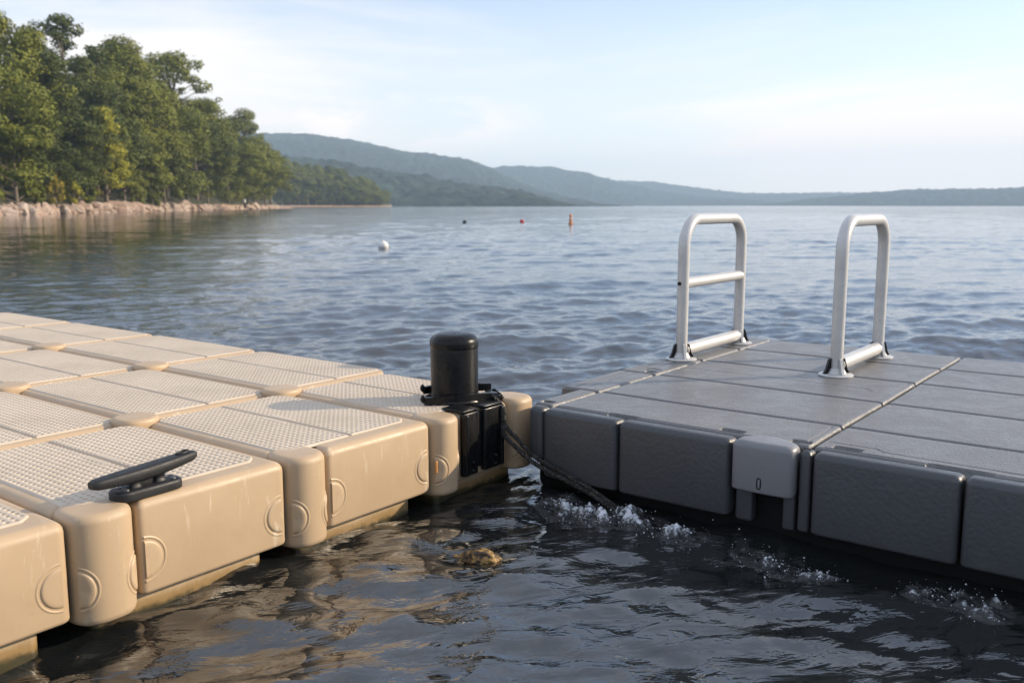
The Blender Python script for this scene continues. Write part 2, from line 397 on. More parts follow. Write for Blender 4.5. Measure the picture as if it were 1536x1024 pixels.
def module(i, j):
    x0, x1, y0, y1 = SA[i], SA[i + 1], SB[j], SB[j + 1]
    if (i, j) == (3, 0): x1 = 3.875 * u
    w, l = x1 - x0 - 2 * GAP, y1 - y0 - 2 * GAP
    front = j == 0; key = (round(w, 3), round(l, 3), front, i if front else 9)
    c = 0.075
    if key not in cache:
        poly, rad = [], []
        def P(x, y, r): poly.append((x, y)); rad.append(r)
        if front: P(0, LUGD, 0.02); P(LW[i], LUGD, 0.03); P(LW[i], 0, 0.022)
        else: P(0, c, 0.03); P(c, 0, 0.03)
        if front and i == 3: P(w - LUGW, 0, 0.022); P(w - LUGW, LUGD, 0.03); P(w, LUGD, 0.02)
        elif front: P(w, 0, 0.03)
        else: P(w - c, 0, 0.03); P(w, c, 0.03)
        P(w, l - c, 0.03); P(w - c, l, 0.03); P(c, l, 0.03); P(0, l - c, 0.03)
        mb = MB(); slab(mb, poly, rad, -0.292, 0.0, 0.030, 0.014)
        body = mb.mesh('float_module', TAN, angle=50)
        mb = MB(); si = 0.05
        slab(mb, inset([(0.02, 0.0), (w - 0.02, 0.0), (w - 0.02, l - 0.02), (0.02, l - 0.02)], si), [0.03] * 4, -0.62, -0.28, 0.01)
        skirt = mb.mesh('skirt', TANWET, angle=50)
        pan = []
        mrg = 0.038; hw = w / 2 - mrg - 0.006
        fm = 0.075 if front else mrg
        for s in (0, 1):
            Xg, Yg, H = tread(hw, l - mrg - fm, 0.05 if not front else 0.055)
            Px = mrg + Xg if s == 0 else w - mrg - Xg
            Pt = np.stack([Px, fm + Yg, H], -1)
            if s: Pt = Pt[::-1]
            pan.append(MB().grid(Pt[:, ::1]).mesh('tread_panel', TREAD, angle=None))
        for me_ in pan:
            bm = bmesh.new(); bm.from_mesh(me_); bmesh.ops.recalc_face_normals(bm, faces=bm.faces)
            bm.faces.ensure_lookup_table()
            if bm.faces[len(bm.faces) // 2].normal.z < 0: bmesh.ops.reverse_faces(bm, faces=bm.faces)
            bm.to_mesh(me_); bm.free(); me_.shade_smooth()
        discs = []
        if front:
            zc_ = -0.182
            f1 = lambda s, z, h: (LW[i] + 0.013 + s, -h, zc_ + z)
            discs.append(half_disc(1, f1).mesh('lock_disc', TAN, angle=60))
            if i != 3:
                f2 = lambda s, z, h: (w - 0.026 + s, -h, zc_ + z)
                discs.append(half_disc(-1, f2).mesh('lock_disc', TAN, angle=60))
        cache[key] = (body, skirt, pan, discs)
    body, skirt, pan, discs = cache[key]
    o = link('float_module', body, tan, Vector((x0 + GAP, y0 + GAP, DECK)) - TO)
    link('skirt', skirt, o)
    for p in pan: link('tread_panel', p, o)
    for d in discs: link('lock_disc', d, o)
cells = [(i, 0) for i in range(4)] + [(i, 1) for i in range(4)] + [(i, 2) for i in (1, 2, 3)] + [(i, 3) for i in (2, 3)] + [(i, 4) for i in (2, 3)]
for i, j in cells: module(i, j)
# corner caps where four modules meet
mb = MB(); mb.loft([[(r * math.copysign(abs(math.cos(t)) ** 0.8, math.cos(t)), r * math.copysign(abs(math.sin(t)) ** 0.8, math.sin(t)), z)
          for t in [2 * PI * k / 40 for k in range(40)]] for r, z in ((0.078, -0.10), (0.084, -0.008), (0.085, 0.008), (0.082, 0.016), (0.076, 0.021), (0.066, 0.0225))])
capm = mb.mesh('corner_cap', TAN, angle=50)
for j in range(1, 5):
    for i in range(0, 4):
        if (i, j) in cells and (i - 1, j) in cells or (i, j - 1) in cells and (i - 1, j - 1) in cells and i > 0:
            o = link('corner_cap', capm, tan, Vector((SA[i], SB[j], DECK)) - TO); o.rotation_euler.z = R(0)
# edge lugs
def lug(xc, yc, rx, name='corner_lug'):
    mb = MB(); n = 44; ry = 0.098
    def cs(sc):
        r = []
        for k in range(n):
            t = 2 * PI * k / n; e = 0.78
            r.append((sc * rx * math.copysign(abs(math.cos(t)) ** e, math.cos(t)), sc * ry * math.copysign(abs(math.sin(t)) ** e, math.sin(t))))
        return r
    prof = [(0.90, -0.315), (0.97, -0.308), (1.0, -0.295)] + [(1.0 - 0.25 * (1 - math.cos(a)) , -0.022 + 0.026 * math.sin(a)) for a in np.linspace(0, PI / 2, 6)] + [(0.66, 0.0048)]
    mb.loft([[(x, y, z) for x, y in cs(sc)] for sc, z in prof])
    o = mb.build(name, TAN, tan, angle=50); o.location = Vector((xc, yc, DECK)) - TO
    for side, s0 in ((1, -1), (-1, 1)):
        def mapf(s, z, h, s0=s0):
            # wrap round the column: angle measured from the front
            ss = s0 * (rx * 1.02) + s
            a = ss / rx * 0.98
            t = -PI / 2 + a; e = 0.78
            x = rx * math.copysign(abs(math.cos(t)) ** e, math.cos(t)); y = ry * math.copysign(abs(math.sin(t)) ** e, math.sin(t))
            nrm = Vector((math.cos(t), math.sin(t), 0))
            return (x + nrm.x * h, y + nrm.y * h, -0.205 + z)
        half_disc(side, mapf, 0.054).build('lock_disc', TAN, o, angle=60)
    return o
for k_ in (1, 2, 3): lug(SA[k_] + LW[k_] / 2 - 0.001, SB[0] + 0.062, LW[k_] / 2 - 0.004)
lug(3.875 * u - LUGW / 2, SB[0] + 0.055, LUGW / 2 + 0.004)
# small amber latch tabs showing in three of the seams
mb = MB(); mb.box((SA[3] + 0.012, SB[0] - 0.008, DECK - 0.19), (0.012, 0.01, 0.05), 0.003); mb.build('latch_tab', TAB, tan, TO)

# cleat on the second module
def cleat():
    C0 = Vector((1.432, 2.470, DECK))
    t = thing('mooring_cleat', 'black horn cleat bolted to the front edge of the tan dock', 'cleat', C0); t.rotation_euler.z = R(2)
    mb = MB(); slab(mb, [(-0.108, -0.043), (0.108, -0.043), (0.108, 0.043), (-0.108, 0.043)], [0.036] * 4, 0.0, 0.031, 0.010, 0.004); mb.build('base_plate', BLACKROUGH, t)
    mb = MB()
    for sx_ in (-1, 1):
        rings = []
        for k in range(7):
            f = k / 6; zz = 0.026 + 0.034 * f; fl = 1 + 0.55 * (2 * f - 1) ** 2
            rings.append([(sx_ * 0.040 + 0.017 * fl * math.copysign(abs(math.cos(a)) ** 0.7, math.cos(a)), 0.018 * fl * math.copysign(abs(math.sin(a)) ** 0.7, math.sin(a)), zz) for a in [2 * PI * q / 20 for q in range(20)]])
        mb2 = MB(); mb2.loft(rings); mb2.build('leg', BLACKROUGH, t)
    MB().box((0, 0, 0.043), (0.075, 0.014, 0.036), 0.003).build('web', BLACKROUGH, t)
    mb = MB(); rings = []; n = 22
    for k in range(25):
        f = -1 + 2 * k / 24; a = abs(f)
        hw = 0.029 - 0.010 * a ** 2; hh = 0.0205 - 0.0065 * a ** 2
        cz = 0.068 + 0.006 * a ** 1.8 + 0.009 * f
        if k in (0, 24): hw *= 0.72; hh *= 0.72
        x = f * 0.172 + (0.003 if k == 0 else -0.003 if k == 24 else 0) * 0
        rings.append([(x, hw * math.copysign(abs(math.cos(q)) ** 0.55, math.cos(q)), cz + hh * math.copysign(abs(math.sin(q)) ** 0.55, math.sin(q))) for q in [2 * PI * p / n for p in range(n)]])
    mb.loft([[ (x, y, z) for x, y, z in r][::-1] for r in rings][::1]); mb.build('horn', BLACKROUGH, t, angle=45)
    mb = MB()
    for k in range(1):
        pts = [(0.128 + 0.020 * math.cos(a), 0.010 * math.sin(a), 0.0975 + 0.002 * math.cos(a)) for a in np.linspace(0, 2 * PI, 25)]
        mb.tube(pts, 0.0035, 8)
    mb.build('eye_ring', BLACKROUGH, t)
    for x, y in ((-0.075, -0.020), (0.078, -0.022), (-0.075, 0.022), (0.078, 0.022)):
        MB().lathe([(0.0075, 0.030), (0.0075, 0.0335), (0.005, 0.0355), (0.002, 0.036)], (x, y, 0), 16).build('bolt', STEEL, t)
cleat()

# bollard with its clamp
BC = Vector((2.985, 2.600, DECK))
bol = thing('mooring_bollard', 'black round mooring bollard with domed cap, clamped to the tan dock corner', 'bollard', BC)
MB().lathe([(0.098, -0.30), (0.103, -0.01), (0.104, 0.02), (0.1045, 0.232), (0.1035, 0.238), (0.095, 0.2385)], n=64).build('post', BLACK, bol)
pr = [(0.096, 0.236), (0.104, 0.2375), (0.1065, 0.241), (0.107, 0.246), (0.107, 0.262)]
for a in np.linspace(0, PI / 2, 10)[1:]: pr.append((0.107 - 0.055 * (1 - math.cos(a)), 0.262 + 0.040 * math.sin(a)))
pr += [(0.03, 0.3055), (0.008, 0.3068)]
MB().lathe(pr, n=64).build('cap', BLACK, bol)
yaw = R(-34); Rz = Matrix.Rotation(yaw, 4, 'Z')
def bar(y, bow, zc0, h, name, x0=-0.175, x1=0.185):
    mb = MB(); rings = []; n = 21
    for k in range(n):
        f = k / (n - 1); x = x0 + (x1 - x0) * f
        yy = y + bow * math.exp(-(x / 0.10) ** 2 * 1.1)
        hh = h * (0.62 + 0.38 * math.exp(-((x - 0.02) / 0.12) ** 2)); th = 0.009
        rings.append([Rz @ Vector(p) for p in ((x, yy - th, zc0 - hh), (x, yy + th, zc0 - hh), (x, yy + th, zc0 + hh), (x, yy - th, zc0 + hh))])
    mb.loft(rings)
    # hooked prong end
    for k in range(9):
        pass
    pts = [Rz @ Vector((x0 + 0.004 - 0.012 * math.sin(a), y, zc0 + 0.012 * (1 - math.cos(a)))) for a in np.linspace(0, PI * 0.9, 8)]
    mb.tube(pts, 0.009, 10)
    return mb.build(name, BLACK, bol)
bar(-0.075, -0.045, 0.020, 0.028, 'clamp_bar', x0=-0.155)
bar(0.060, 0.055, 0.040, 0.022, 'clamp_bar', x0=-0.125)
mb = MB(); mb.lathe([(0.108, 0.003), (0.128, 0.004), (0.132, 0.012), (0.128, 0.020), (0.108, 0.022)], n=48); mb.build('collar', BLACK, bol)
mb = MB(); mb.box(Rz @ Vector((0.165, -0.03, 0.02)), (0.035, 0.14, 0.03), 0.006, rot=Rz); mb.build('clamp_end', BLACK, bol)
# two flanged plates hanging down the front face
yf = SB[0]
for x0_, x1_ in ((2.800, 2.895), (2.935, 3.060)):
    mb = MB(); w_ = x1_ - x0_
    mb.box((x0_ + w_ / 2, yf - 0.012, DECK - 0.135), (w_, 0.024, 0.27), 0.007)
    mb.box((x0_ + 0.012 if x0_ < 2.85 else x1_ - 0.012, yf - 0.022, DECK - 0.135), (0.02, 0.03, 0.262), 0.007)
    mb.box((x0_ + w_ / 2, yf + 0.040, DECK + 0.006), (w_, 0.12, 0.012), 0.004)
    hp = mb.build('hanging_plate', BLACK, bol, BC)
    for zz in (-0.215, -0.252):
        m2 = MB(); c_ = Vector((x0_ + w_ / 2 + 0.012, yf - 0.025, DECK + zz))
        m2.tube([c_, c_ + Vector((0, -0.004, 0))], 0.0045, 10); m2.build('bolt', STEEL, hp, BC)
MB().box((2.915, yf + 0.004, DECK - 0.13), (0.05, 0.02, 0.24), 0.003).build('hanging_plate', DARK, bol, BC)  # dark strip set in the channel between the two plates
for xx, dy in ((0.178, -0.078), (0.183, 0.0)):
    c_ = Rz @ Vector((xx, dy, 0.020)); m2 = MB()
    m2.tube([c_ + Vector((0, 0.016 * math.cos(a), 0.016 * math.sin(a))) for a in np.linspace(0, 2 * PI, 17)], 0.006, 8); m2.build('rope_eye', BLACK, bol)

# ------------------------------------------------------------------ grey dock
GO = Vector((4.2, 1.6, DECK))
grey = thing('floating_dock', 'dark grey plastic modular floating dock with smooth leather-grained deck panels', 'floating dock', GO)
GA = [3.63 * u, 3.725 * u, 4.17 * u, 4.81 * u, 5.455 * u, 6.05 * u, 6.62 * u]
GB = [2.85 * u, 2.59 * u, 1.27 * u, -0.05 * u, -1.37 * u]
def deck_panel(x0, x1, y0, y1, res=0.008, feats=(), line=0.0):
    """rounded deck panel as a height field with carved pockets and grooves"""
    g_ = 0.0075; x0 += g_; x1 -= g_; y0 += g_; y1 -= g_; r = 0.014
    def axis(L):
        e = r * (1 - np.cos(np.linspace(0, PI / 2, 6)))
        return np.concatenate([e, np.linspace(r, L - r, max(3, int((L - 2 * r) / res)))[1:-1], (L - e)[::-1]])
    ax, ay = axis(x1 - x0), axis(y1 - y0)
    Xg, Yg = np.meshgrid(ax, ay, indexing='ij'); Lx, Ly = x1 - x0, y1 - y0
    ex = np.maximum(0, r - np.minimum(Xg, Lx - Xg)); ey = np.maximum(0, r - np.minimum(Yg, Ly - Yg))
    H = -r + np.sqrt(np.maximum(r * r - ex ** 2 - ey ** 2, 0))
    Wx, Wy = Xg + x0, Yg + y0
    for kind, a in feats:
        if kind == 'pocket':
            cx0, cy0, rx, ry, dep = a
            H = H - dep * (1 - smooth(((Wx - cx0) / rx) ** 4 + ((Wy - cy0) / ry) ** 4, 0.75, 1.25))
        elif kind == 'groove':
            ax0, ay0, bx, by, wd, dep = a
            tx, ty = bx - ax0, by - ay0; L2 = tx * tx + ty * ty
            t = np.clip(((Wx - ax0) * tx + (Wy - ay0) * ty) / L2, 0, 1)
            dd = np.hypot(Wx - ax0 - t * tx, Wy - ay0 - t * ty)
            H = H - dep * (1 - smooth(dd, wd * 0.5, wd))
    H = H + 0.0012 * np.sin(Wx * 5.1 + 1.7 * np.sin(Wy * 3.3)) * np.sin(Wy * 4.3)
    mb = MB(); P = np.stack([Wx, Wy, H + DECK], -1); mb.grid(P)
    # side walls
    rim = [P[0, :, :], P[-1, ::-1, :], P[::-1, 0, :], P[:, -1, :]]
    for e in rim:
        low = e.copy(); low[:, 2] = DECK - 0.12
        mb.grid(np.stack([e, low], 0))
    o = mb.build('deck_panel', GREY, grey, GO, angle=45); return o
for bi in range(4):
    for ai in range(1, 6):
        yA, yB = GB[bi + 1], (2.72 * u if (bi, ai) == (0, 1) else GB[bi]); xA, xB = GA[ai], GA[ai + 1]
        F = []
        if ai == 1 and bi in (1, 2):
            F = [('groove', (xA + 0.020, yA + 0.05, xA + 0.020, yB - 0.04, 0.004, 0.004)),]
            if bi == 1:
                F += [('pocket', (xA + 0.052, 1.645 * u, 0.022, 0.048, 0.02)), ('pocket', (xA + 0.050, yA + 0.052, 0.022, 0.036, 0.022)),
                      ('pocket', (xA + 0.018, 2.19 * u, 0.016, 0.07, 0.018)),
                      ('groove', (xA + 0.07, yA + 0.035, xB - 0.04, yA + 0.035, 0.004, 0.004))]
            else:
                F += [('pocket', (xA + 0.048, yB - 0.115, 0.02, 0.05, 0.022)), ('pocket', (xA + 0.018, 0.70 * u, 0.016, 0.10, 0.02)),
                      ('groove', (xA + 0.105, yB - 0.03, xA + 0.105, yB - 0.20, 0.004, 0.004)), ('groove', (xA + 0.105, yB - 0.20, xA + 0.075, yB - 0.23, 0.004, 0.004)),
                      ('groove', (xA + 0.075, yB - 0.23, xA + 0.065, yA + 0.05, 0.004, 0.004))]
        elif bi == 1 and ai == 3:
            F = [('groove', (xA + 0.27, yA + 0.16, xA + 0.27, yB - 0.05, 0.0035, 0.003)), ('groove', (xA + 0.27, yA + 0.16, xA + 0.22, yA + 0.12, 0.004, 0.004)),
                 ('groove', (xA + 0.22, yA + 0.12, xA + 0.22, yA + 0.02, 0.004, 0.004)), ('groove', (xA + 0.24, yA + 0.03, xB - 0.04, yA + 0.03, 0.004, 0.004))]
        elif bi == 1 and ai == 5:
            F = [('groove', (xA + 0.22, yA + 0.16, xA + 0.22, yB - 0.05, 0.0035, 0.003)), ('groove', (xA + 0.20, yA + 0.03, xB - 0.04, yA + 0.03, 0.004, 0.004))]
        elif bi == 0:
            F = [('groove', (xA + 0.03, yA + 0.10, xB - 0.03, yA + 0.10, 0.004, 0.004)), ('groove', (xA + 0.03, yA + 0.15, xB - 0.03, yA + 0.15, 0.006, 0.006))]
            if ai in (1, 3): F.append(('pocket', (xA + 0.05, yA + 0.055, 0.02, 0.03, 0.02)))
            if ai == 3: F.append(('pocket', (xA + 0.12, yA + 0.08, 0.012, 0.04, 0.012)))
        deck_panel(xA, xB, yA, yB, 0.005 if ai == 1 else 0.009, F)
# side blocks along the front
gx0, gx1 = GA[0], GA[1] + 0.10
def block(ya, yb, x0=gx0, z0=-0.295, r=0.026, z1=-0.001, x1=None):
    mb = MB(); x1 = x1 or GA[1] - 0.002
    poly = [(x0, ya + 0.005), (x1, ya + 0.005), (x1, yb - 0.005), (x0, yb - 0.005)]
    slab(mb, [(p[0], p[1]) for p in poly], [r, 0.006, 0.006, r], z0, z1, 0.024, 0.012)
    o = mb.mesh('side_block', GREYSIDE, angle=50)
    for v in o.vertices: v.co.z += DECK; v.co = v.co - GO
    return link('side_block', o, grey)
block(2.59 * u, 2.69 * u, x0=gx0 + 0.012, z0=-0.23)
block(2.155 * u, 2.59 * u); block(1.585 * u, 2.155 * u)
block(0.665 * u, 1.235 * u); block(0.05 * u, 0.665 * u); block(-0.56 * u, 0.05 * u)
block(1.235 * u, 1.295 * u, x0=gx0 + 0.016, z0=-0.30, r=0.014)
block(1.49 * u, 1.58 * u, x0=gx0 + 0.035, z0=-0.31, r=0.012, z1=-0.10)
block(1.30 * u, 1.365 * u, x0=gx0 + 0.030, z0=-0.31, r=0.012, z1=-0.10)
# near-black dock body, put in to block light and stand for the waterline shade
MB().box(((GA[1] + 0.01 + GA[6] - 0.05) / 2, (2.68 * u + GB[4]) / 2, DECK - 0.30), (GA[6] - GA[1] - 0.06, 2.68 * u - GB[4], 0.44), 0.01).build('light_block_body', DARK, grey, GO)
# side walls of the far and left edges
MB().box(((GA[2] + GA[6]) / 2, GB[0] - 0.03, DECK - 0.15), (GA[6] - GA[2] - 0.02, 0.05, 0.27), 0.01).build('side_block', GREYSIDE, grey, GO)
# light grey bumper cap
mb = MB(); n = 26; yc_ = 1.435 * u; hw = 0.113
prof = []
front_x = gx0 - 0.022
pl = [(front_x + 0.010, yc_ + hw), (front_x, yc_ + hw - 0.012)] + [(front_x - 0.006 * math.cos(PI / 2 * t), yc_ + t * (hw - 0.014)) for t in np.linspace(0.9, -0.9, 9)] + [(front_x, yc_ - hw + 0.012), (front_x + 0.010, yc_ - hw)]
pl += [(front_x + 0.075, yc_ - hw)] + [(front_x + 0.075 + 0.062 * math.sin(PI * t) ** 0.8, yc_ - hw + 2 * hw * t) for t in np.linspace(0.06, 0.94, 15)] + [(front_x + 0.075, yc_ + hw)]
pl = [Vector(p) for p in pl]
ctr = Vector((front_x + 0.06, yc_))
def ring(sc, z, d=0):
    return [(ctr.x + (p.x - ctr.x) * (1 - d / 0.075), ctr.y + (p.y - ctr.y) * (1 - d / hw), z) for p in pl]
rings = [ring(1, DECK - 0.176, 0.008), ring(1, DECK - 0.173, 0.002), ring(1, DECK - 0.167, 0)]
for a in np.linspace(0, PI / 2, 7): rings.append(ring(1, DECK - 0.016 + 0.026 * math.sin(a), 0.026 * (1 - math.cos(a))))
rings.append(ring(1, DECK + 0.0105, 0.038))
bc = MB().loft([r_[::1] for r_ in rings]).build('bumper_cap', LIGHTCAP, grey, GO, angle=50)
m2 = MB(); cs = Vector((front_x - 0.0055, yc_ + 0.004, DECK - 0.138))
m2.tube([cs + Vector((0, 0.007 * math.copysign(abs(math.cos(a)) ** 0.6, math.cos(a)), 0.020 * math.copysign(abs(math.sin(a)) ** 0.7, math.sin(a)))) for a in np.linspace(0, 2 * PI, 29)], 0.0026, 8); m2.build('drain_slot', BLACK, bc, GO)
m2 = MB(); m2.box(cs + Vector((0.002, 0, 0.002)), (0.006, 0.010, 0.026), 0.002); m2.build('drain_slot', LIGHTCAP, bc, GO)
for o_ in COL.objects:
    pass

# ------------------------------------------------------------------ grab rails
def rail(x0, x1, y, midbar, label):
    B0 = Vector(((x0 + x1) / 2, y, DECK)); t = thing('grab_rail', label, 'grab rail', B0, 'white tube grab rails on the grey dock')
    rad, Hh, cr = 0.0315, 0.775, 0.15
    pts = [(x0, y, DECK + 0.01), (x0, y, DECK + 0.3), (x0, y, DECK + Hh - cr - 0.05)]
    pts += [(x0 + cr - cr * math.cos(a), y, DECK + Hh - cr + cr * math.sin(a)) for a in np.linspace(0, PI / 2, 12)]
    pts += [(x1 - cr + cr * math.sin(a), y, DECK + Hh - cr + cr * math.cos(a)) for a in np.linspace(0, PI / 2, 12)]
    pts += [(x1, y, DECK + Hh - cr - 0.05), (x1, y, DECK + 0.3), (x1, y, DECK + 0.01)]
    MB().tube(pts, rad, 28).build('rail_tube', TUBE, t, B0, angle=60)
    MB().tube([(x0 + 0.02, y, DECK + 0.052), (x1 - 0.02, y, DECK + 0.052)], 0.036, 24).build('base_bar', TUBE, t, B0)
    if midbar:
        MB().tube([(x0 + 0.01, y, DECK + 0.425), (x1 - 0.01, y, DECK + 0.425)], 0.030, 24).build('crossbar', TUBE, t, B0)
        p = Vector((x0 - 0.031, y + 0.006, DECK + 0.425)); MB().tube([p, p + Vector((-0.008, 0.001, 0))], 0.010, 14).build('end_plug', BLACK, t, B0)
    for x in (x0, x1):
        mb = MB(); mb.lathe([(0.085, 0.001), (0.086, 0.006), (0.080, 0.010), (0.050, 0.014), (0.042, 0.028), (0.036, 0.040), (0.033, 0.041)], (x, y, DECK), 40)
        fl = mb.build('base_flange', TUBE, t, B0)
        for a in (R(50), R(140), R(230), R(320)):
            M_ = Matrix.Translation((x, y, DECK)) @ Matrix.Rotation(a, 4, 'Z')
            m3 = MB(); tri = [(0.034, 0.012), (0.072, 0.012), (0.060, 0.03), (0.044, 0.085), (0.034, 0.09)]
            m3.loft([[M_ @ Vector((p, s_ * 0.008, q_)) for p, q_ in tri] for s_ in (-1, 1)]); m3.build('gusset', BLACK if a in (R(140), R(320)) else TUBE, fl, B0)
    return t
rail(5.38 * u, 6.28 * u, 2.715 * u, True, 'white tubular grab rail with a middle crossbar, the left of two')
rail(5.42 * u, 6.26 * u, 1.72 * u, False, 'white tubular grab rail without a middle crossbar, the right of two')

# ------------------------------------------------------------------ rope: two laid strands slung from the bollard into the water
def spline(P, n):
    P = [Vector(p) for p in P]; P = [P[0] * 2 - P[1]] + P + [P[-1] * 2 - P[-2]]; res = []
    for i in range(1, len(P) - 2):
        for k in range(n):
            t = k / n; a, b, c, d = P[i - 1], P[i], P[i + 1], P[i + 2]
            res.append(0.5 * ((2 * b) + (c - a) * t + (2 * a - 5 * b + 4 * c - d) * t * t + (3 * b - a - 3 * c + d) * t ** 3))
    res.append(P[-2]); return res
def laid(mb, path, rs, hr, pitch):
    L = [0]
    for a, b in zip(path, path[1:]): L.append(L[-1] + (b - a).length)
    for s in range(3):
        pts = []; up = Vector((0, 0, 1))
        for i, p in enumerate(path):
            t = (path[min(i + 1, len(path) - 1)] - path[max(i - 1, 0)]).normalized()
            a = up.cross(t).normalized(); b = t.cross(a); q_ = 2 * PI * (L[i] / pitch + s / 3)
            pts.append(p + a * hr * math.cos(q_) + b * hr * math.sin(q_))
        mb.tube(pts, rs, 8)
e1 = BC + Rz @ Vector((0.150, -0.085, 0.012)); e2 = BC + Rz @ Vector((0.183, 0.0, 0.02))
mb = MB()
laid(mb, spline([e1 + Vector((0.0, 0.01, 0.02)), e1 + Vector((-0.004, -0.020, 0.004)), e1 + Vector((0.010, -0.055, -0.045)), (3.034, 2.365, 0.250), (3.030, 2.285, 0.192), (3.040, 2.19, 0.136), (3.052, 2.05, 0.092), (3.058, 1.92, 0.050), (3.062, 1.80, -0.005), (3.065, 1.72, -0.06)], 26), 0.0052, 0.0052, 0.040)
laid(mb, spline([e2 + Vector((0.004, 0.01, 0.014)), e2 + Vector((0.006, -0.016, 0.0)), e2 + Vector((0.006, -0.045, -0.03)), (3.062, 2.385, 0.285), (3.052, 2.300, 0.226), (3.054, 2.205, 0.162), (3.064, 2.06, 0.113), (3.068, 1.93, 0.068), (3.07, 1.81, 0.012), (3.072, 1.72, -0.05)], 26), 0.0052, 0.0052, 0.040)
tag(mb.build('rope', ROPE, None, (3.1, 2.3, 0.2)), 'doubled black braided rope sagging from the bollard clamp into the water', 'rope').location = (3.1, 2.3, 0.2)

exec_far = True
# ------------------------------------------------------------------ buoys
def water_at(x, y): return float(SEA.h(np.array([x]), np.array([y]))[0])
def ball(px, py, d, r, col, label, sink=0.3, name='mooring_buoy'):
    p = at(px, py, d); z = water_at(p.x, p.y) * 0.5 + r * (1 - 2 * sink) 
    m = Mat(name + '_paint'); m.set(Base_Color=m.mix(m.rng(m.noise(4, 4), 0.35, 0.7), col, tuple(c * 0.8 for c in col)), Roughness=0.4)
    t = thing(name, label, 'buoy', (p.x, p.y, z))
    pr = [(max(1e-3, r * math.sin(a)), -r * math.cos(a)) for a in np.linspace(0.02, PI - 0.02, 22)]
    MB().lathe(pr, n=32).build('float_ball', m.m, t)
    pts = [(r * 0.16 * math.cos(a), 0, r * 1.02 + r * 0.16 * math.sin(a)) for a in np.linspace(0, 2 * PI, 15)]
    MB().tube(pts, r * 0.05, 8).build('lifting_eye', STEEL, t)
    MB().lathe([(r * 1.002, -0.06 * r), (r * 1.02, -0.03 * r), (r * 1.02, 0.03 * r), (r * 1.002, 0.06 * r)], n=32, caps=False).build('seam_band', m.m, t)
ball(575, 367, 26, 0.145, (0.78, 0.77, 0.74), 'white round mooring buoy floating mid-lake on the left', 0.22)
ball(697, 332, 64, 0.15, (0.012, 0.03, 0.06), 'dark blue round buoy floating beyond the white buoy', 0.25)
ball(783, 331, 66, 0.16, (0.55, 0.05, 0.05), 'small red round buoy floating far out between the dark blue and orange ones', 0.25)
p = at(856, 335, 60); t = thing('marker_buoy', 'upright orange cylindrical marker buoy far out on the lake', 'buoy', (p.x, p.y, 0))
om = Mat('faded_orange').set(Base_Color=(0.58, 0.24, 0.10), Roughness=0.5).m
MB().lathe([(0.10, -0.4), (0.135, -0.38), (0.14, 0.12), (0.10, 0.16), (0.09, 0.18)], n=24).build('float_base', om, t)
MB().lathe([(0.10, 0.16), (0.105, 0.48), (0.10, 0.60), (0.07, 0.64), (0.01, 0.65)], n=24).build('marker_post', om, t)
MB().lathe([(0.1065, 0.36), (0.108, 0.365), (0.108, 0.43), (0.1065, 0.435)], n=24, caps=False).build('band', Mat('white_band').set(Base_Color=(0.75, 0.72, 0.68), Roughness=0.5).m, t)

# ------------------------------------------------------------------ wet rock breaking the surface
bm = bmesh.new(); bmesh.ops.create_icosphere(bm, subdivisions=5, radius=1)
for v in bm.verts:
    c = v.co.copy(); nz = mnoise.fractal(c * 1.6 + Vector((3, 1, 7)), 1.0, 2.0, 5)
    k = 1 + 0.30 * nz; v.co = Vector((c.x * 0.085 * k, c.y * 0.035 * k, c.z * 0.026 * k))
    v.co.z += 0.012 * math.cos(c.x * 2.6)
    if c.z < -0.1: v.co.x *= 1.15; v.co.y *= 1.2
me = bpy.data.meshes.new('wet_rock'); bm.to_mesh(me); bm.free(); me.shade_smooth()
k = Mat('wet_algae_rock'); f1_ = k.noise(22, 6, 0.65)
k.set(Base_Color=k.mix(k.rng(f1_, 0.42, 0.58), (0.035, 0.022, 0.012), (0.42, 0.25, 0.075)), Roughness=0.18); k.bump(k.noise(45, 6, 0.7), 0.9, 0.012)
me.materials.append(k.m); o = link('wet_rock', me); o.location = (2.33, 1.90, 0.012); o.rotation_euler = (R(8), R(10), R(-70))
tag(o, 'small yellow-brown wet rock just breaking the water between the docks', 'rock')

# ------------------------------------------------------------------ broken water along the grey dock
fa = np.arange(2.76, 3.082, 0.0042); fb = np.arange(0.30, 2.30, 0.0042)
FA, FB = np.meshgrid(fa, fb, indexing='ij')
def band(a0, sa, b0, b1):
    return np.exp(-((FA - a0) / sa) ** 2) * smooth(FB, b0 - 0.04, b0 + 0.10) * (1 - smooth(FB, b1 - 0.12, b1 + 0.04))
mask = band(2.985 + 0.03 * np.sin(FB * 9), 0.100, 1.66, 2.14) + 0.95 * band(2.955 + 0.02 * np.sin(FB * 13), 0.095, 1.36, 1.84) + 0.62 * band(2.92 + 0.03 * np.sin(FB * 11), 0.075, 0.86, 1.30) + 0.8 * band(2.95, 0.080, 0.36, 0.72)
sea = SEA.h(FA, FB)
tb = np.zeros_like(FA); fi = np.zeros_like(FA)
for i in range(FA.shape[0]):
    for j in range(FA.shape[1]):
        if mask[i, j] > 0.05:
            p_ = Vector((FA[i, j], FB[i, j], 0.0))
            tb[i, j] = mnoise.turbulence(p_ * 13, 4, False, noise_basis='PERLIN_ORIGINAL'); fi[i, j] = mnoise.noise(p_ * 42) + 0.35 * mnoise.noise(p_ * 90)
mk = np.clip(mask, 0, 1)
body = mk * np.clip(0.45 * tb + 0.30 * fi + 0.10 * mk, 0, 1.5)
amp = np.where(mk > 0.1, smooth(mk, 0.08, 0.35), 0) * (0.004 + 0.062 * np.clip(tb, 0, 1.2) * mk + 0.007 * fi * mk)
Zf = sea + amp - 0.003
keep = mk > 0.09
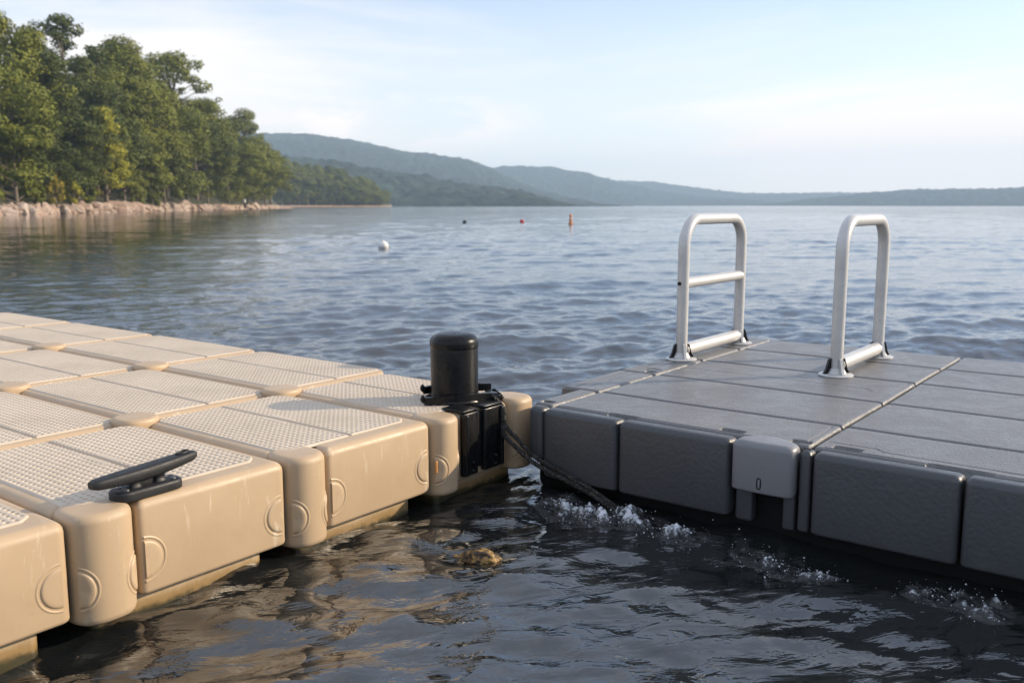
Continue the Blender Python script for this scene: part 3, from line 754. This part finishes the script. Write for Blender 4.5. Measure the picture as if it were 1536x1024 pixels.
mb = MB(); idm = -np.ones(FA.shape, int)
kk = keep[:-1, :-1] & keep[1:, :-1] & keep[1:, 1:] & keep[:-1, 1:]
used = np.zeros(FA.shape, bool); used[:-1, :-1] |= kk; used[1:, :-1] |= kk; used[1:, 1:] |= kk; used[:-1, 1:] |= kk
idm[used] = np.arange(used.sum())
fv = np.stack([FA[used], FB[used], Zf[used]], -1).tolist()
ii, jj = np.nonzero(kk)
ff = np.stack([idm[ii, jj], idm[ii + 1, jj], idm[ii + 1, jj + 1], idm[ii, jj + 1]], -1).tolist()
mb.add(fv, ff)
ico = bmesh.new(); bmesh.ops.create_icosphere(ico, subdivisions=2, radius=1); iv = [v.co.copy() for v in ico.verts]; ico.verts.index_update(); ifc = [[v.index for v in f.verts] for f in ico.faces]; ico.free()
rf = random.Random(21); cand = np.argwhere(mask > 0.12)
for k_ in range(620):
    i, j = cand[rf.randrange(len(cand))]; m_ = mask[i, j]; r_0 = 0.0008 + 0.0026 * rf.random() ** 4
    c_ = Vector((FA[i, j] + rf.gauss(0, 0.02), FB[i, j] + rf.gauss(0, 0.02), Zf[i, j] + (abs(rf.gauss(0, 0.022)) if rf.random() < 0.3 else r_0 * 0.3)))
    if c_.x > 3.07: continue
    mb.add([c_ + v * r_0 for v in iv], ifc)
fm_ = Mat('broken_water'); fat = N(fm_.t, 'ShaderNodeAttribute', attribute_name='froth'); w1 = fm_.noise(30, 7, 0.72, dist=1.6); w3 = fm_.noise(130, 4, 0.65)
fw = fm_.math('ADD', fm_.math('MULTIPLY', fat.outputs['Fac'], 1.0), fm_.math('ADD', fm_.math('MULTIPLY', w1, 0.9), fm_.math('MULTIPLY', w3, 0.5)))
fw = fm_.rng(fw, 0.80, 1.12)
fm_.set(Base_Color=fm_.mix(fw, (0.010, 0.012, 0.012), (0.72, 0.76, 0.82)), Roughness=fm_.math('ADD', fm_.math('MULTIPLY', fw, 0.25), 0.04), IOR=1.7)
fm_.bump(w3, 0.8, 0.004, fm_.bump(w1, 0.7, 0.010))
fo = tag(mb.build('foam', fm_.m, angle=None), kind='stuff')
fv_ = np.ones(len(fo.data.vertices), np.float32); fv_[:used.sum()] = np.clip(body[used], 0, 1); fa_ = fo.data.attributes.new('froth', 'FLOAT', 'POINT'); fa_.data.foreach_set('value', fv_)
#FAR#
HAZE = 0.00023
# ------------------------------------------------------------------ shore, trees, hills
SEG_D = [(-420, 78), (-150, 105), (0, 130), (100, 152), (200, 185), (300, 235), (380, 300), (440, 372)]
def shore_d(px):
    for (a, da), (b, db) in zip(SEG_D, SEG_D[1:]):
        if px <= b: return da + (db - da) * (px - a) / (b - a)
    return SEG_D[-1][1]
def ground(px, d, z=0.0):
    r = ray(px, 308); k_ = d / math.hypot(r.x, r.y); return Vector((r.x * k_, r.y * k_, z))
def rise(back): return 0.05 + 1.5 * min(1, back / 5) + 0.13 * max(0, back - 5)
# the bank: one sheet rising from the water, following the shoreline
cols = list(np.linspace(-420, 440, 130)); backs = [-6, -1.5, 0, 1.2, 2.5, 4, 6, 10, 18, 30, 50, 80, 120]
P = np.zeros((len(cols), len(backs), 3))
for i, px in enumerate(cols):
    d = shore_d(px) + 1.2 * math.sin(px * 0.09) + 0.8 * math.sin(px * 0.23)
    tip = min(1, max(0.0, (440 - px) / 60)) ** 0.7
    for j, b in enumerate(backs):
        zz = (-1.2 if b <= -6 else -0.15 if b < 0 else rise(b) * (0.22 + 0.78 * tip))
        g_ = ground(px, d + b); zz = zz if b < 6 else zz * min(1, max(0, (425 - px) / 50)) - 0.4 * (px > 415); zz += 0.22 * mnoise.noise(g_ * 0.35) * (b >= 1) ; P[i, j] = (g_.x, g_.y, zz)
em = Mat('shore_earth'); e1_ = em.noise(0.6, 6, 0.65); e2_ = em.noise(4, 5, 0.7)
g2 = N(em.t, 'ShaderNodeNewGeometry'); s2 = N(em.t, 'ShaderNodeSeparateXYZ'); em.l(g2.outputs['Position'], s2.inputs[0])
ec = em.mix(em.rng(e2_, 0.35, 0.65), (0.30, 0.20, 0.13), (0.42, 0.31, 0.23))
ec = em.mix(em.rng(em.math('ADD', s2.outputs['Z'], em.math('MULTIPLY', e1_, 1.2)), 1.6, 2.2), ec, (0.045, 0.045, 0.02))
em.set(Base_Color=ec, Roughness=0.9); em.bump(e2_, 0.8, 0.3)
tag(MB().grid(P).build('shore', em.m, angle=None), kind='structure')

def leafmat(name, c1, c2, tr=0.12):
    m = Mat(name); oi = N(m.t, 'ShaderNodeObjectInfo')
    n = m.noise(0.55, 3, 0.6); f = m.math('ADD', m.math('MULTIPLY', m.rng(n, 0.32, 0.68), 0.7), m.math('MULTIPLY', oi.outputs['Random'], 0.3))
    c = m.mix(f, c1, c2)
    m.set(Base_Color=c, Roughness=0.6, Specular_IOR_Level=0.25)
    t_ = N(m.t, 'ShaderNodeBsdfTranslucent'); m.l(m.mix(0.5, c, (0.12, 0.16, 0.02)), t_.inputs[0])
    mx = N(m.t, 'ShaderNodeMixShader', Fac=tr); m.l(m.p.outputs[0], mx.inputs[1]); m.l(t_.outputs[0], mx.inputs[2]); m.l(mx.outputs[0], m.o.inputs[0])
    return m.m
LEAF = {'dark': leafmat('foliage_dark', (0.054, 0.074, 0.013), (0.115, 0.134, 0.020)),
        'mid': leafmat('foliage_mid', (0.109, 0.134, 0.017), (0.224, 0.228, 0.027)),
        'olive': leafmat('foliage_olive', (0.133, 0.154, 0.020), (0.235, 0.239, 0.032)),
        'yellow': leafmat('foliage_yellow_green', (0.282, 0.282, 0.025), (0.461, 0.408, 0.045)),
        'gold': leafmat('foliage_golden', (0.26, 0.21, 0.03), (0.36, 0.29, 0.04)),
        'blue': leafmat('foliage_far', (0.077, 0.102, 0.028), (0.154, 0.162, 0.038))}
bk = Mat('bark'); bk.set(Base_Color=bk.mix(bk.noise(3, 5, 0.6, vec=(1, 1, 0.2)), (0.10, 0.075, 0.05), (0.20, 0.16, 0.12)), Roughness=0.85); BARK = bk.m

def crown_shape(kind, f, r):
    """radius (share of the half width) at height share f of the crown"""
    if kind == 'cone': return (1 - f) ** 0.85 * (0.35 + 0.65 * min(1, f * 7)) * (0.82 + 0.18 * math.sin(f * 40 + r))
    if kind == 'column': return math.sin(PI * min(1, 0.12 + f * 0.88)) ** 0.55 * (1 - 0.45 * f)
    if kind == 'bush': return math.sqrt(max(0, 1 - (f * 1.0) ** 2.4))
    return max(0.05, math.sin(PI * min(1, 0.10 + 0.9 * f))) ** 0.6
def tree_mesh(seed, kind, Hh, Wd, n_leaf, leaf, open_=0.0, base=0.12, twin=False):
    r = random.Random(seed); np_ = np.random.default_rng(seed)
    hw = Wd / 2; z0 = Hh * base; ch = Hh - z0
    # clumps through the crown's volume
    clumps = []
    nclump = int(64 if kind == 'column' else 58 if kind != 'bush' else 20)
    ph = r.uniform(0, 6)
    for k in range(nclump):
        f = r.random() ** 0.85; rad = crown_shape(kind, f, ph) * hw
        a = r.uniform(0, 2 * PI); q_ = math.sqrt(r.uniform(0.22, 1)) 
        lump = 1 + 0.28 * math.sin(a * 2 + ph + f * 5)
        x, y, z_ = math.cos(a) * rad * q_ * lump, math.sin(a) * rad * q_ * lump, z0 + f * ch
        if twin and f > 0.5: x += hw * 0.42 * (1 if x > 0 else -1)
        clumps.append((x, y, z_, (0.12 + 0.24 * r.random() ** 1.4) * hw * (1.0 if kind == 'cone' else 1.25) * (1 - open_ * 0.45)))
    trunk = MB(); tr = 0.012 * Hh + 0.08
    bend = [(r.uniform(-1, 1) * 0.02 * Hh, r.uniform(-1, 1) * 0.02 * Hh) for _ in range(5)]
    path = [(bend[i][0] * i / 4, bend[i][1] * i / 4, Hh * (0.92 if kind == 'cone' else 0.78) * i / 4 - (0.8 if i == 0 else 0)) for i in range(5)]
    trunk.tube(spline(path, 4), [tr * (1.25 - 1.08 * i / 16) for i in range(17)], 9)
    for c in r.sample(clumps, min(len(clumps), 14)):
        zt = max(z0 * 0.8, c[2] - abs(c[0]) * 0.7 - 1); zt = min(zt, Hh * 0.7); fz = zt / (Hh * 0.8)
        trunk.tube([(bend[4][0] * fz, bend[4][1] * fz, zt), (c[0] * 0.5, c[1] * 0.5, (zt + c[2]) / 2 + 0.2), (c[0], c[1], c[2])], [tr * 0.42, tr * 0.28, tr * 0.08], 6)
    w_ = np.array([c[3] ** 2.2 for c in clumps]); w_ = w_ / w_.sum()
    ci = np_.choice(len(clumps), n_leaf, p=w_); C = np.array(clumps)[ci]
    dirs = np_.normal(size=(n_leaf, 3)); dirs /= np.linalg.norm(dirs, axis=1)[:, None]
    rad = C[:, 3] * np_.uniform(0.55, 1.06, n_leaf) ** (0.7)
    ctr = C[:, :3] + dirs * rad[:, None] * np.array([1, 1, 0.72])
    stray = np_.random(n_leaf) < 0.10; ctr[stray] += np_.normal(size=(stray.sum(), 3)) * hw * 0.06
    ctr[:, 2] = np.maximum(ctr[:, 2], 0.15)
    nrm = dirs * 0.95 + np_.normal(size=(n_leaf, 3)) * 0.38 + np.array([0, 0, 0.35]); nrm /= np.linalg.norm(nrm, axis=1)[:, None]
    t1 = np.cross(nrm, np_.normal(size=(n_leaf, 3))); t1 /= np.linalg.norm(t1, axis=1)[:, None]; t2 = np.cross(nrm, t1)
    s = (leaf * np_.uniform(0.6, 1.3, n_leaf))[:, None]
    a_, b_ = t1 * s, t2 * s * 0.62
    V = np.stack([ctr - a_, ctr - b_ * 0.9 + nrm * s * 0.12, ctr + a_, ctr + b_ + nrm * s * 0.12], 1).reshape(-1, 3)
    me = bpy.data.meshes.new('crown'); n4 = n_leaf * 4
    me.vertices.add(n4); me.vertices.foreach_set('co', V.astype(np.float32).ravel())
    me.loops.add(n4); me.polygons.add(n_leaf); me.loops.foreach_set('vertex_index', np.arange(n4, dtype=np.int32))
    me.polygons.foreach_set('loop_start', np.arange(0, n4, 4, dtype=np.int32)); me.update()
    return me, trunk.mesh('trunk', BARK, angle=None)
PROTO = {}; PROTOH = {}
def proto(key, *a, **k):
    PROTO[key] = tree_mesh(*a, **k); z_ = np.empty(len(PROTO[key][0].vertices) * 3, np.float32); PROTO[key][0].vertices.foreach_get('co', z_); PROTOH[key] = float(np.percentile(z_[2::3], 99.6))
#       key        seed kind     H   W   leaves leaf
proto('round1', 11, 'round', 24, 15, 17160, 0.260)
proto('round2', 12, 'round', 24, 17, 18480, 0.273)
proto('round3', 13, 'round', 24, 13, 16500, 0.248)
proto('open1', 14, 'round', 26, 15, 8250, 0.260, open_=0.8, base=0.35)
proto('open2', 15, 'round', 26, 12, 7590, 0.248, open_=0.8, base=0.40, twin=True)
proto('cone1', 16, 'cone', 27, 14, 18480, 0.223, base=0.08)
proto('column1', 17, 'column', 16, 7.0, 11880, 0.186, base=0.10)
proto('bush1', 18, 'bush', 4, 4.6, 4950, 0.136, base=0.02)
proto('bush2', 19, 'bush', 12, 10, 13860, 0.211, base=0.02)
COLRM = {}
def colored(key, col):
    if (key, col) not in COLRM:
        m_ = PROTO[key][0].copy(); m_.materials.clear(); m_.materials.append(LEAF[col]); COLRM[key, col] = m_
    return COLRM[key, col]
def tree(key, col, px, top, back, width_px, label, name, group, d=None, z=None, cat='tree', rot=None):
    d = d or shore_d(px) + back; g_ = ground(px, d, rise(back) - 0.2 if z is None else z)
    ztop = at(px, top, d).z
    hgt = ztop - g_.z; w_ = width_px * d / 1372
    src = {'round1': (24, 15), 'round2': (24, 17), 'round3': (24, 13), 'open1': (26, 15), 'open2': (26, 12), 'cone1': (27, 14), 'column1': (16, 7), 'bush1': (4, 4.6), 'bush2': (12, 10)}[key]
    t = thing(name, label, cat, g_, group)
    t.rotation_euler.z = rng.uniform(0, 6.28) if rot is None else rot
    sx_ = w_ / src[1] * (1.20 if cat == 'tree' else 1.0); me_ = PROTO[key][0]; sz_ = hgt / PROTOH[key]
    t.scale = (sx_, sx_, sz_)
    link('crown', colored(key, col), t); link('trunk', PROTO[key][1], t)
    return t
GF = 'trees of the near wooded shore'
T = [ # key, colour, x, top, back, width px, label
 ('round1', 'olive', 12, 20, 26, 120, 'tall olive-topped tree at the left picture edge, highest on the shore'),
 ('cone1', 'dark', 62, 46, 30, 96, 'dark tree rising just behind the tall olive-topped tree at the left edge'),
 ('open2', 'dark', 110, 30, 34, 92, 'tall dark tree with a loose twin crown, second skyline crown from the left edge'),
 ('round3', 'mid', 148, 88, 30, 80, 'tree filling the skyline dip right of the loose twin crown'),
 ('round1', 'mid', 192, 60, 32, 100, 'tall rounded green tree on the skyline, between the loose twin crown and the feathery crown'),
 ('round3', 'mid', 226, 96, 28, 74, 'tree on the skyline tucked against the left side of the feathery open crown'),
 ('open1', 'olive', 268, 78, 34, 108, 'feathery open-crowned tree leaning out on the skyline, sky showing through it'),
 ('round2', 'mid', 300, 148, 30, 84, 'tree on the descending skyline just right of the feathery open crown'),
 ('round3', 'dark', 328, 172, 30, 66, 'dark tree on the descending skyline, left of the last small round crown'),
 ('round3', 'olive', 369, 166, 34, 58, 'small round crown poking above the right end of the wood'),
 ('round2', 'olive', 2, 96, 16, 130, 'broad olive-brown tree of the middle row cut by the left picture edge'),
 ('cone1', 'dark', 88, 84, 15, 124, 'big dark conical tree in the middle row left of the yellow-green tree'),
 ('round2', 'dark', 148, 128, 17, 100, 'dark rounded tree of the middle row directly behind the yellow-green tree'),
 ('round1', 'mid', 205, 118, 16, 104, 'broad green tree of the middle row right of the yellow-green tree'),
 ('round2', 'mid', 252, 136, 15, 96, 'broad green tree of the middle row below the feathery crown'),
 ('round1', 'dark', 296, 172, 14, 80, 'dark tree of the middle row below the descending skyline'),
 ('round2', 'mid', 340, 194, 14, 76, 'middle-row tree left of the round crown at the end of the wood'),
 ('round1', 'olive', 382, 205, 13, 62, 'olive tree of the middle row near the right end of the wood'),
 ('round3', 'olive', 406, 226, 12, 44, 'brownish-olive tree at the very right end of the near wood'),
 ('bush2', 'mid', 26, 190, 5, 92, 'low dense bright-green tree by the rocks at the left picture edge'),
 ('column1', 'yellow', 160, 162, 5, 58, 'slim yellow-green tree with a pale trunk standing in front of the dark wood'),
 ('column1', 'olive', 187, 190, 6, 40, 'short yellowish tree close against the right side of the slim yellow-green tree'),
 ('round3', 'mid', 215, 196, 6, 52, 'front-row green tree two trees right of the slim yellow-green one'),
 ('bush2', 'mid', 248, 196, 6, 56, 'bushy green tree at the water front below the feathery crown'),
 ('round3', 'mid', 281, 188, 6, 54, 'front-row green tree at the middle of the rocky shore'),
 ('round1', 'mid', 312, 204, 6, 50, 'front-row green tree before the dark skyline tree'),
 ('round2', 'mid', 344, 212, 5, 48, 'front-row tree left of the pale speck of a post on the rocks'),
 ('round3', 'olive', 372, 216, 5, 44, 'front-row olive tree behind the small white-topped post'),
 ('round1', 'olive', 398, 220, 4, 44, 'front-row olive-gold tree nearest the tip of the shore'),
 ('round3', 'dark', 60, 175, 9, 70, 'shadowy tree between the low bright-green tree and the big conical tree'),
 ('round3', 'dark', 118, 190, 10, 60, 'shadowy tree just left of the slim yellow-green tree'),
]
for key, col, px, top, back, wpx, lab in T: tree(key, col, px, top, back, wpx, lab, 'broadleaf_tree' if key[0] != 'c' or col in ('yellow', 'olive') else 'conical_tree', GF)
for px, top, w_, col, lab in ((85, 260, 30, 'gold', 'golden-yellow round bush above the pale boulders'), (110, 266, 30, 'yellow', 'green bush right beside the golden bush on the shore'),
        (132, 268, 26, 'mid', 'green bush between the golden bush and the slim yellow-green tree'), (55, 272, 28, 'mid', 'low green bush between the golden bush and the left-edge tree'),
        (205, 274, 26, 'olive', 'low olive bush right of the slim yellow-green tree'), (232, 276, 24, 'mid', 'low green bush at the water front, second to the right of the slim yellow-green tree')):
    tree('bush1', col, px, top, 3.6, w_, lab, 'bush', 'bushes along the rocky shore', cat='bush')
for k_ in range(16):  # all in dark foliage, which paints the shade in the wood's gaps
    px = 20 + k_ * 24; tree(('round2', 'round1', 'cone1')[k_ % 3], 'dark', px, 150 + max(0, px - 150) * 0.36 + (k_ % 3) * 12, 22 + (k_ % 2) * 6, 90 - k_ * 2.5,
        'dim tree deep inside the near wood, filling the gaps between the rows', 'broadleaf_tree', 'trees deep inside the near wood')
# boulders along the water's edge
def rock_mesh(seed):
    bm = bmesh.new(); bmesh.ops.create_icosphere(bm, subdivisions=3, radius=1); o_ = Vector((seed * 7.3, seed * 3.1, 1))
    for v in bm.verts:
        c = v.co.copy(); k_ = 1 + 0.55 * mnoise.noise(c * 0.9 + o_) + 0.2 * mnoise.noise(c * 2.3 + o_)
        v.co = c * k_
        for ax in (Vector((1, 0.3, 0.4)).normalized(), Vector((-0.5, 0.8, 0.5)).normalized(), Vector((0.1, -0.9, 0.3)).normalized()):
            e = v.co.dot(ax) - 0.72
            if e > 0: v.co -= ax * e * 0.85
    me = bpy.data.meshes.new('boulder'); bm.to_mesh(me); bm.free(); me.shade_smooth(); me.set_sharp_from_angle(angle=R(28)); return me
rk = Mat('pale_boulder_stone'); a1 = rk.noise(1.3, 6, 0.65); oi = N(rk.t, 'ShaderNodeObjectInfo')
rk.set(Base_Color=rk.mix(rk.rng(a1, 0.38, 0.66), rk.mix(oi.outputs['Random'], (0.40, 0.27, 0.20), (0.50, 0.41, 0.34)), (0.24, 0.17, 0.12)), Roughness=0.85); rk.bump(rk.noise(5, 6, 0.7), 0.7, 0.1)
RM = []
for k_ in range(6):
    m_ = rock_mesh(k_ + 1); m_.materials.append(rk.m); RM.append(m_)
r_ = random.Random(5)
for k_ in range(190):
    px = -40 + 478 * r_.random() ** 0.85; back = r_.choice((-0.4, 0.2, 0.8, 1.6, 2.6, 3.4)) + r_.uniform(-0.4, 0.4); sz = r_.uniform(0.40, 0.90) * (1.4 if r_.random() < 0.22 else 1)
    if px > 395: sz *= 0.6; back = min(back, 0.8)
    d = shore_d(px) + 1.2 * math.sin(px * 0.09) + 0.8 * math.sin(px * 0.23) + back
    o = link('boulder', RM[k_ % 6]); o.location = ground(px, d, max(0, rise(max(0, back))) * (0.3 if px > 395 else 0.85) + sz * 0.2 - 0.02)
    o.scale = (sz * r_.uniform(1, 1.7), sz * r_.uniform(1, 1.4), sz * r_.uniform(0.7, 1.0)); o.rotation_euler = (0, 0, r_.uniform(0, 6.28))
    tag(o, 'pale pinkish boulder among those heaped along the water edge of the wooded shore', 'boulder', 'pale boulders along the wooded shore')
g_ = ground(367, shore_d(367) + 2.2, 1.0); t = thing('marker_post', 'tiny white-topped post standing on the rocks near the tip of the wooded shore', 'post', g_)
MB().lathe([(0.28, -0.6), (0.26, 1.0), (0.1, 1.05)], n=14).build('post_base', DARK, t)
MB().lathe([(0.34, 1.02), (0.38, 1.1), (0.38, 1.75), (0.2, 1.95), (0.02, 2.0)], n=16).build('post_top', Mat('white_paint').set(Base_Color=(0.78, 0.77, 0.75), Roughness=0.5).m, t)

# the second wooded point
r_ = random.Random(9)
cols = np.linspace(395, 588, 50); P = np.zeros((50, 7, 3))
for i, px in enumerate(cols):
    for j, b in enumerate((-8, 0, 3, 8, 25, 60, 120)):
        tip = min(1, max(0, (588 - px) / 40)); g_ = ground(px, 600 + (px - 395) * 0.5 + b); P[i, j] = (g_.x, g_.y, -1 if b < 0 else (0.05 if b == 0 else 0.8 + b * 0.05) * (0.3 + 0.7 * tip))
tag(MB().grid(P).build('far_point', em.m, angle=None), kind='structure')
for k_ in range(40):
    px = 418 + 158 * (k_ / 39) + r_.uniform(-3, 3); row = k_ % 3
    prof = np.interp(px, (410, 430, 460, 490, 520, 545, 565, 582), (236, 240, 247, 250, 258, 268, 275, 288))
    top = prof + (0, 9, 17)[row] + r_.uniform(-3, 4); d = 600 + (px - 395) * 0.5 + (45, 22, 7)[row]
    tree(('round1', 'round2', 'round3')[k_ % 3], ('blue', 'mid', 'blue', 'olive')[k_ % 4] if px < 540 else ('mid', 'olive')[k_ % 2], px, top, 0, 26 if px < 560 else 18,
         'bluish green tree of the distant wooded point', 'broadleaf_tree', 'trees of the distant wooded point', d=d, z=1.0)
# forested hills; each a terrain of real depth, its crest following the skyline
def hill(name, pts, d0, d1, x0, x1, col, seed, rough=0.06, canopy=9.0, nx=420, ny=60):
    px_ = np.linspace(x0, x1, nx); top = np.interp(px_, [p[0] for p in pts], [p[1] for p in pts])
    P = np.zeros((nx, ny, 3)); rr = np.random.default_rng(seed)
    ker = np.exp(-np.linspace(-2, 2, 31) ** 2); ker /= ker.sum(); topp = np.convolve(np.pad(top, 15, mode='edge'), ker, 'valid')
    for j in range(ny):
        f = j / (ny - 1); d = d0 + (d1 - d0) * f
        prof = math.sin(min(1, f / 0.62) * PI / 2) ** 0.9 if f <= 0.62 else math.cos((f - 0.62) / 0.38 * PI / 2 * 0.7)
        dc = d0 + (d1 - d0) * 0.62
        for i in range(nx):
            Hc = max(0, at(px_[i], topp[i], dc).z)
            r0 = ray(px_[i], 308); k_ = d / math.hypot(r0.x, r0.y); x, y = r0.x * k_, r0.y * k_
            n_ = mnoise.fractal(Vector((x, y, seed * 99)) / (Hc * 2.2 + 60), 0.9, 2.1, 4)
            c_ = mnoise.noise(Vector((x, y, 0)) / 16.0) + 0.6 * mnoise.noise(Vector((x, y, 5)) / 34.0)
            z_ = Hc * prof * (1 + rough * 2.2 * n_ * (1 - prof * 0.55)) + canopy * (0.5 + 0.75 * c_) * min(1, prof * 5) * min(1, Hc / 14) - (2 if j == 0 else 0)
            P[i, j] = (x, y, max(z_, -2))
    hm = Mat(name + '_canopy'); q1 = hm.noise(0.010, 6, 0.65); q2 = hm.noise(0.06, 4, 0.6)
    hm.set(Base_Color=hm.mix(hm.rng(q2, 0.35, 0.65), hm.mix(hm.rng(q1, 0.38, 0.62), col, tuple(c * 2.2 for c in col)), tuple(c * 0.5 for c in col)), Roughness=0.95, Specular_IOR_Level=0.1)
    hm.bump(q2, 1.0, 8)
    tag(MB().grid(P).build(name, hm.m, angle=None), kind='structure')
hill('hills', [(150, 200), (300, 202), (400, 207), (470, 211), (540, 221), (600, 232), (660, 238), (700, 244), (740, 260), (790, 282), (850, 299), (905, 307), (960, 309)], 1700, 3600, 100, 960, (0.022, 0.036, 0.022), 1)
hill('hills', [(420, 246), (500, 252), (560, 262), (620, 270), (700, 285), (770, 294), (820, 302), (865, 308), (930, 312)], 1050, 1700, 380, 930, (0.022, 0.036, 0.022), 2, canopy=11)
hill('hills', [(600, 262), (700, 258), (770, 252), (830, 254), (880, 263), (930, 276), (980, 288), (1040, 297), (1100, 301), (1180, 306)], 2900, 3700, 600, 1190, (0.022, 0.036, 0.022), 3, nx=300)
hill('hills', [(850, 285), (920, 272), (990, 276), (1050, 285), (1110, 292), (1180, 293), (1260, 291), (1330, 294), (1500, 299), (1600, 303)], 3500, 4400, 840, 1640, (0.022, 0.036, 0.022), 4, nx=300)
hill('hills', [(1150, 307), (1210, 302), (1270, 297), (1300, 292), (1360, 289), (1430, 287), (1500, 286), (1560, 284), (1700, 280), (1900, 285)], 2500, 3300, 1130, 1940, (0.022, 0.036, 0.022), 5, nx=360)

# the air over the lake
hz = Mat('lake_haze'); hz.t.nodes.remove(hz.p)
pv = N(hz.t, 'ShaderNodeVolumePrincipled', Density=HAZE, Anisotropy=0.0); pv.inputs['Color'].default_value = (0.63, 0.81, 1.0, 1)
hz.l(pv.outputs[0], hz.o.inputs['Volume'])
hb = MB().box((0, 0, 121), (9300, 9300, 256), 0)
ho = hb.build('haze', hz.m, smooth=False); ho.location = (0, 0, 0); tag(ho, kind='stuff'); ho.display_type = 'WIRE'
